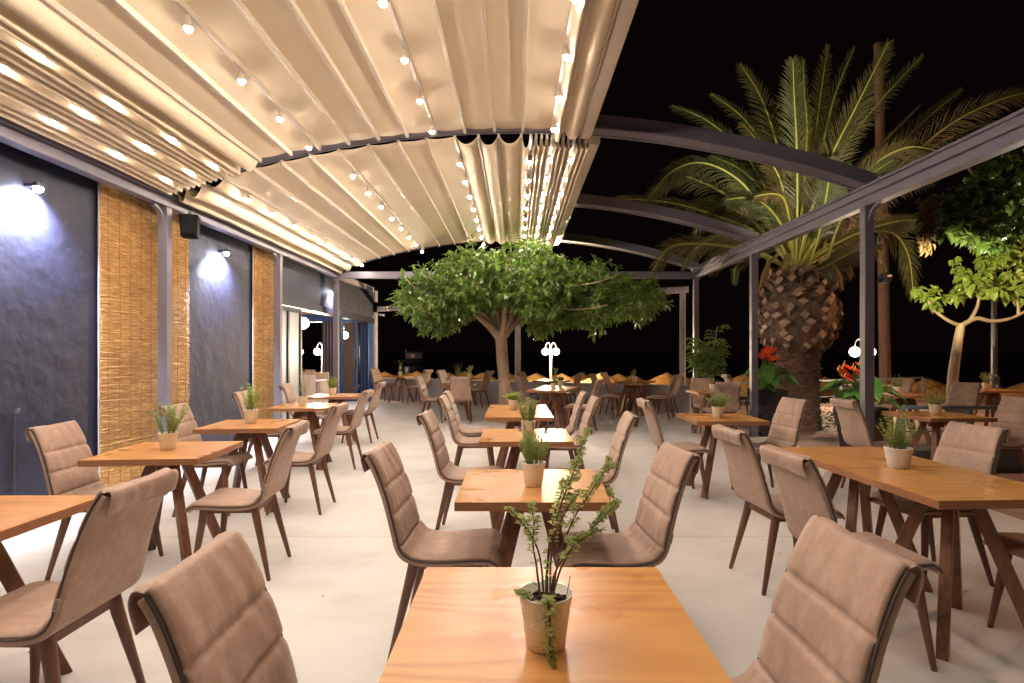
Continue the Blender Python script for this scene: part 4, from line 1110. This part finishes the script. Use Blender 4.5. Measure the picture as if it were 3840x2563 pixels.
def anthurium(t, h, seed, ns=24, spread=.42, fo=(-.06,-.12,.50)):
    rnd = random.Random(seed); b = MB()
    for i in range(ns):
        a = rnd.uniform(0,6.28); r = spread*math.sqrt(rnd.random()); e = Vector((r*math.cos(a), r*math.sin(a), h+.12+.42*rnd.random()*(1-.5*r/spread)))
        p = Vector((.06*math.cos(a), .06*math.sin(a), h)); b.tube(spline([p, (p+e)/2+Vector((0,0,.1)), e], 4), .006, 5, 0, False)
        d = Vector((math.cos(a), math.sin(a), -rnd.uniform(.3,1.1))).normalized(); nr = Vector((math.cos(a)*.6, math.sin(a)*.6-.3, 1)); sd = d.cross(nr).normalized()
        L = rnd.uniform(.20,.30); W = L*.78; up = sd.cross(d)
        out = [(0,0),(-.16,.22),(-.12,.42),(.10,.52),(.4,.42),(.75,.18),(1,0)]
        vs = [e]+[e+d*L*u+sd*W*v+up*.15*W*abs(v) for u, v in out[1:]]+[e+d*L*u-sd*W*v+up*.15*W*abs(v) for u, v in out[-2:0:-1]]
        m = len(vs); mid = e+d*L*.4
        b.add([mid]+vs, [(0, 1+i_, 1+(i_+1) % m) for i_ in range(m)], 1)
    b.build('leaves', [M['gstem'], M['anth']], t)
    for i in range(9):
        a = rnd.uniform(0,6.28); r = .16*rnd.random(); e = Vector((r*math.cos(a)+fo[0], r*math.sin(a)+fo[1], h+fo[2]+.22*rnd.random())); b = MB()
        b.tube(spline([(0,0,h), (e+Vector((0,0,h)))/2, e], 4), .005, 5, 0, False)
        d = Vector((rnd.uniform(-1,1), -.6, rnd.uniform(-.9,-.1))).normalized(); sd = d.cross(Vector((0,-.5,1))).normalized(); up = sd.cross(d); L = rnd.uniform(.15,.21)
        out = [(0,0),(-.2,.25),(-.1,.5),(.25,.52),(.65,.28),(1,0)]
        vs = [e+d*L*u+sd*L*.9*v+up*L*.22*abs(v) for u, v in out]+[e+d*L*u-sd*L*.9*v+up*L*.22*abs(v) for u, v in out[-2:0:-1]]
        m = len(vs); b.add([e+d*L*.3]+vs, [(0, 1+i_, 1+(i_+1) % m) for i_ in range(m)], 1)
        b.tube([e, e+Vector((.01,-.02,.075))], [.008,.004], 6, 2)
        b.build('flower', [M['gstem'], M['red'], M['yellow']], t)
t = planter('flower_planter', 'tapered dark planter of red anthuriums in shade, left of the palm trunk', (4.28, 9.55, -.01), R(4), .36, .46, .80); anthurium(t, .80, 3, 26, .36)
t = planter('flower_planter', 'dark rattan planter of brightly lit red anthuriums, right of the palm trunk', (5.02, 8.15, -.01), R(38), .40, .54, .62); anthurium(t, .62, 5, 30, .40, (-.33,.02,.40))
t = planter('flower_planter', 'dark planter holding the tall umbrella plant beside the frame post', (3.88, 11.35, 0), R(0), .34, .42, .86)
rnd = random.Random(14); b = MB()
for i in range(8):
    a = rnd.uniform(0,6.28); top = Vector((.22*math.cos(a)+(.08 if i == 0 else 0), .22*math.sin(a), .86+(1.08 if i == 0 else rnd.uniform(.45,.82)))); p = Vector((.07*math.cos(a), .07*math.sin(a), .86)); sp = spline([p, (p+top)/2+Vector((rnd.gauss(0,.03),0,0)), top], 8)
    b.tube(sp, .009, 5, 0, False)
    for k in range(3, len(sp)):
        for w in range(1 if k % 2 else 2):
            an = rnd.uniform(0,6.28); e = sp[k]+Vector((math.cos(an)*.16, math.sin(an)*.16, .04)); b.tube([sp[k], e], .003, 4, 0, False)
            for f in range(7):
                fa = 2*PI*f/7; d = Vector((math.cos(fa), math.sin(fa), -.25)); b.leaf(e, d, (0,0,1), rnd.uniform(.09,.14), .042, 1, .1, .3)
b.build('foliage', [M['gstem'], M['plantleaf']], t)
# bedding plants at the foot of the palm
t = thing('bedding_plant', 'low bed of small yellow green leaves and red blooms behind the palm foot', 'plant', (5.75, 10.0, 0))
rnd = random.Random(31); b = MB()
for i in range(260):
    p = Vector((rnd.gauss(0,.16), rnd.gauss(0,.14), abs(rnd.gauss(.22,.13)))); d = Vector((rnd.gauss(0,1), rnd.gauss(0,1), .5)); b.leaf(p, d, (0,0,1), rnd.uniform(.05,.09), .04, 0 if rnd.random() > .08 else 1, .15)
b.build('foliage', [M['anth'], M['red']], t)

# ------------------------------------------------------------------ lamps, poles, rails outside
LG = 'double globe lamps'
def globe_lamp(x, y, zb, zt, label, sep=.26, r=.125, rz=0):
    t = thing('globe_lamp', label, 'street lamp', (x,y,zb), rz, LG); H = zt-zb
    b = MB(); b.tube([(0,0,0), (0,0,H-.1), (0,0,H+.15)], [.045,.035,.03], 10); b.lathe([(.0001,0),(.10,0),(.10,.05),(.05,.12),(.045,.2)], 12); b.build('pole', M['lpole'], t)
    for s in (-1, 1):
        b = MB(); b.tube([(s*sep*(.5-.5*math.cos(PI*k/8)), 0, H+.12+.20*math.sin(PI*k/8)-.0) for k in range(9)], .009, 7); b.build('arm', M['lpole'], t)
        b = MB(); b.sphere((s*sep, 0, H), r, 20, 14); go = b.build('globe', M['globe'], t)
        ld = bpy.data.lights.new('globe_light', 'POINT'); ld.energy = 620 if y > 18 else 120; ld.color = (1.0,.76,.50); ld.shadow_soft_size = .08
        lo = bpy.data.objects.new('globe_light', ld); COL.objects.link(lo); lo.parent = go; lo.location = (s*sep, 0, H)
globe_lamp(1.24, 20.0, -1.9, 1.45, 'glowing double globe lamp right of the ficus trunk above the thatched umbrellas', .19)
globe_lamp(8.66, 14.0, -.02, 1.43, 'glowing double globe lamp right of the palm, next to the pergola post', .19)
globe_lamp(-6.98, 20.2, -1.9, 1.45, 'glowing double globe lamp seen through the open doorway', .19)
globe_lamp(-8.15, 20.6, -1.9, 1.45, 'glowing double globe lamp behind the white glass leaf of the doors', .19)
t = thing('utility_pole', 'tall weathered wooden pole rising behind the palm crown', 'pole', (12.7, 19.2, -1.9))
b = MB(); b.tube([(0,0,0), (-.10,0,6), (-.28,0,13.9)], [.19,.17,.14], 12)
b.build('pole', M['pole'], t)
b = MB(); b.tube([(-.52,0,13.2),(.0,0,13.2)], .03, 6); b.build('bolt', M['dkmetal'], t)
t = thing('lamp_post', 'slim dark lamp post with stepped base behind the outermost table', 'street lamp', (11.1, 13.0, -.02))
b = MB(); b.tube([(0,0,0), (0,0,.55)], [.12,.11], 10); b.lathe([(.15,.55),(.17,.60),(.11,.66),(.10,.80),(.12,.84),(.075,.92)], 12); b.tube([(0,0,.9), (0,0,3.3)], [.07,.05], 10); b.build('pole', M['dkmetal'], t)
b = MB(); b.lathe([(.0001,3.62),(.13,3.58),(.17,3.52),(.12,3.3),(.05,3.28)][::-1], 12); b.build('lantern', M['dkmetal'], t)
# steel railings
def railing(label, p0, p1, h, npost, nrail=2):
    t = thing('railing', label, 'railing', p0); d = Vector(p1)-Vector(p0)
    b = MB(); b.bar((0,0,h), d+Vector((0,0,h)), .05, .05); b.build('top_rail', M['gmetal'], t, .004)
    for k in range(npost):
        q_ = d*k/(npost-1); b = MB(); b.bar(q_, q_+Vector((0,0,h-.027)), .05, .05, (0,1,0)); b.box2((q_.x-.06,q_.y-.06,q_.z), (q_.x+.06,q_.y+.06,q_.z+.012)); b.build('post', M['gmetal'], t, .004)
    for k in range(1, nrail):
        b = MB(); z = h*k/nrail; b.tube([Vector((0,0,z)), d+Vector((0,0,z))], .012, 6); b.build('rail', M['gmetal'], t)
railing('low grey steel railing behind the sprawling herb table', (5.35, 7.75, -.012), (7.2, 7.75, -.012), .66, 3)
railing('grey steel railing with thin rails at the beach edge behind the umbrella plant', (4.4, 13.4, -.012), (12.5, 17.2, -.012), .66, 8, 3)
b = MB(); b.box2((4.7,6.62,-.03), (10.5,6.95,.25)); o = b.build('planter_kerb', M['gmetal'], None, .01); tag(o, 'low grey kerb below the railing outside the pergola', 'kerb')

# ------------------------------------------------------------------ thatched beach umbrellas
def make_thatch():
    t = thing('thatched_umbrella', '', 'beach umbrella', (0,0,0), 0, 'thatched beach umbrellas')
    rnd = random.Random(6); b = MB(); H = 2.35; Rr = 1.38; dz = .66
    b.lathe([(Rr*i/8+.0001, H-.02-dz*(i/8)**1.12) for i in range(9)][::-1], 26)
    for i in range(700):
        a = rnd.uniform(0,6.28); f0 = rnd.random()**.7*.85; f1 = f0+rnd.uniform(.2,.4); w = .012+.01*rnd.random()
        da = rnd.gauss(0,.05); vs = []
        for f, aa in ((f0,a),(f1,a+da)):
            r = Rr*f; z = H-dz*f**1.12+.012+rnd.uniform(0,.03)-(.03 if f > 1 else 0)*rnd.random()*3
            c = Vector((r*math.cos(aa), r*math.sin(aa), z)); s = Vector((-math.sin(aa), math.cos(aa), 0))*w
            vs += [c-s, c+s]
        c2 = (Vector(vs[2])+Vector(vs[3]))/2; vs.append(c2+Vector((0,0,.012)))
        b.add(vs, [(0,1,3,2)], 0)
    b.build('thatch', M['thatch'], t)
    b = MB(); b.lathe([(.0001,H+.05),(.05,H+.03),(.12,H-.02),(.13,H-.05)][::-1], 12); b.build('cap', M['gmetal'], t)
    b = MB(); b.tube([(0,0,0),(0,0,H-.1)], .05, 8); b.build('pole', M['pole'], t)
    return t
um = make_thatch()
US = [(1443,1390,30,'beside the pale corner post'),(1528,1392,36,'behind the farthest wall table on its left'),(1562,1388,30,'right behind the farthest wall table'),(1684,1394,34,'behind the chair left of the small back table'),(1742,1389,36,'dim between two pots left of the trunk'),
      (1809,1394,30,'just left of the ficus trunk'),(1912,1398,36,'just right of the ficus trunk'),(2011,1395,26,'brightest orange, left of the double globe lamp'),(2106,1396,24,'bright orange, right of the double globe lamp pole'),(2178,1395,32,'dim behind the back-turned chairs'),
      (2255,1392,20,'pale and near, between the two dark chairs'),(2319,1397,27,'orange, left of the feathery herb pot'),(2373,1402,30,'orange, right of the feathery herb pot'),(2501,1392,20,'dark and near, beside the right frame post'),(2558,1403,27,'half hidden behind the right frame post'),
      (2789,1398,22,'reddish, left of the middle pergola post'),(3094,1408,24,'behind the brightly lit red flowers'),(3477,1411,19,'orange behind the dim brown chairs'),(3880,1416,17,'orange at the frame edge')]
for i, (px, py, Y, lab) in enumerate(US):
    p = P(px, py, Y); loc = (p.x, p.y, p.z-2.45); lab = 'thatched umbrella, '+lab
    if i == 0: um.location = loc; um['label'] = lab
    else: dup(um, loc, i*1.7, lab, 'thatched beach umbrellas')

# ------------------------------------------------------------------ far chapel on its islet
t = thing('chapel', 'tiny dim white chapel with bell gable far across the dark sea', 'chapel', (-28.0, 150, -.1), R(8))
b = MB(); b.box2((-1.2,-1.4,0), (2.9,1.4,1.45)); b.build('wall', M['chap'], t)
b = MB(); b.add([(-1.2,-1.4,1.452),(2.9,-1.4,1.452),(2.9,1.4,1.452),(-1.2,1.4,1.452),(-1.2,0,1.9),(2.9,0,1.9)], [(0,1,5,4),(2,3,4,5),(0,4,3),(1,2,5)]); b.build('roof', M['chap'], t)
b = MB(); b.box2((-1.5,-1.5,0), (-1.25,-.95,1.6)); b.box2((-1.5,-.35,0), (-1.25,.2,1.6)); b.box2((-1.5,-1.5,1.6), (-1.25,.2,1.85)); b.box2((-1.48,-.95,1.85), (-1.27,-.35,2.5)); b.build('bell_gable', M['chap'], t)
for x in (.0, .55):
    b = MB(); b.box2((x,-1.44,.4), (x+.22,-1.403,1.1)); b.build('window', M['lit'], t)
ld = bpy.data.lights.new('chapel_lamp', 'POINT'); ld.energy = 12; ld.color = (1,.85,.75); ld.shadow_soft_size = .2
lo = bpy.data.objects.new('chapel_lamp', ld); COL.objects.link(lo); lo.parent = t; lo.location = (-1,-5,2.2)
b = MB(); rnd = random.Random(1); vs = [(0,0,0)]
prof = [(14-13*i/8, -2.2+2.1*(i/8)**.6) for i in range(9)]
b.lathe(prof, 22, (-28,151,0)); b.lathe([(1.0,-.1),(.001,-.1)], 22, (-28,151,0)); o = b.build('islet', M['rock']); tag(o, kind='structure')

# a few dry leaves and crumbs on the floor
rnd = random.Random(12); b = MB()
for i in range(70):
    x = rnd.uniform(-2.5,3.8); y = rnd.uniform(1.5,5.5)
    if i > 25: x = rnd.uniform(2.6,3.9); y = rnd.uniform(2.2,4.4)
    a = rnd.uniform(0,6.28); b.leaf((x,y,.003), (math.cos(a),math.sin(a),.05), (0,0,1), rnd.uniform(.008,.028), .008, 0, .3)
o = b.build('fallen_leaves', M['debris']); tag(o, kind='stuff')

# ------------------------------------------------------------------ floodlights and street light
def flood(name, label, loc, target, energy, color, size, blend=.6, soft=.06):
    t = thing(name, label, 'lamp', loc); d = (Vector(target)-Vector(loc)).normalized()
    b = MB(); b.tube([-d*.02, d*.10], [.05,.06], 14); b.bar((-.07,0,-.05), (0,0,0), .025, .025, (0,1,0)); b.build('housing', M['dkmetal'], t)
    ld = bpy.data.lights.new(name+'_beam', 'SPOT'); ld.energy = energy; ld.color = color; ld.spot_size = R(size); ld.spot_blend = blend; ld.shadow_soft_size = soft
    lo = bpy.data.objects.new(name+'_beam', ld); COL.objects.link(lo); lo.parent = t; lo.location = d*.12; lo.rotation_euler = d.to_track_quat('-Z','Y').to_euler()
flood('spotlight', 'small spotlight on top of the pergola beam aimed at the palm crown', (4.17, 6.9, 3.37), (5.2, 10.5, 5.9), 380, (1.0,.86,.60), 92, 1.0)
flood('spotlight', 'small spotlight on the pergola post aimed at the bright mulberry leaves', (4.16, 6.34, 2.25), (8.1, 9.6, 2.8), 700, (1.0,.90,.52), 36)
flood('spotlight', 'small spotlight among the dark leafy branches at the frame edge', (8.35, 8.5, 2.2), (7.4, 7.6, 3.6), 260, (1.0,.95,.70), 95)
flood('spotlight', 'small spotlight on the pergola post aimed down at the red anthuriums', (4.12, 6.46, 2.75), (4.85, 8.1, .95), 70, (1.0,.92,.78), 46)
t = thing('street_light', 'orange street light on a tall mast outside the frame', 'street lamp', (13.5, 8.0, -.02))
b = MB(); b.tube([(0,0,0),(0,0,6.0)], [.09,.06], 10); b.build('pole', M['gmetal'], t)
b = MB(); b.bar((0,0,6.0), (-.7,0,6.1), .12, .07); b.build('head', M['dkmetal'], t)
ld = bpy.data.lights.new('street_beam', 'SPOT'); ld.energy = 620; ld.color = (1.0,.48,.25); ld.spot_size = R(150); ld.spot_blend = .5; ld.shadow_soft_size = .1
lo = bpy.data.objects.new('street_beam', ld); COL.objects.link(lo); lo.parent = t; lo.location = (-.5,0,6.0); lo.rotation_euler = (0, R(25), 0)

# ------------------------------------------------------------------ night sky, camera, render settings
w = bpy.data.worlds.new('World'); sc.world = w; w.use_nodes = True
nt = w.node_tree; bg = nt.nodes['Background']
sk = nt.nodes.new('ShaderNodeTexSky'); sk.sky_type = 'NISHITA'; sk.sun_disc = False; sk.sun_elevation = R(-9); sk.sun_rotation = R(200)
mx = nt.nodes.new('ShaderNodeMix'); mx.data_type = 'RGBA'; mx.blend_type = 'ADD'; mx.inputs[0].default_value = 1; mx.inputs[7].default_value = (.008,.004,.004,1)
nt.links.new(sk.outputs[0], mx.inputs[6]); nt.links.new(mx.outputs[2], bg.inputs[0]); bg.inputs[1].default_value = .1
cam = bpy.data.cameras.new('camera'); co = bpy.data.objects.new('camera', cam); COL.objects.link(co)
co.location = (0,0,HC); co.rotation_euler = (R(90),0,0)
cam.sensor_width = 36; cam.lens = FPX/3840*36; cam.shift_x = -(HX-1920)/3840; cam.shift_y = (HY-1281.5)/3840; cam.clip_end = 9000; cam.clip_start = .02
sc.camera = co
sc.view_settings.view_transform = 'Standard'; sc.view_settings.look = 'None'; sc.view_settings.exposure = 1.47; sc.view_settings.gamma = 1
cy = sc.cycles
cy.use_denoising = True
try: cy.denoiser = 'OPENIMAGEDENOISE'
except Exception: pass
cy.use_light_tree = True
cy.max_bounces = 6; cy.diffuse_bounces = 3; cy.glossy_bounces = 3; cy.transmission_bounces = 4; cy.transparent_max_bounces = 8
cy.sample_clamp_indirect = 6; cy.caustics_reflective = False; cy.caustics_refractive = False
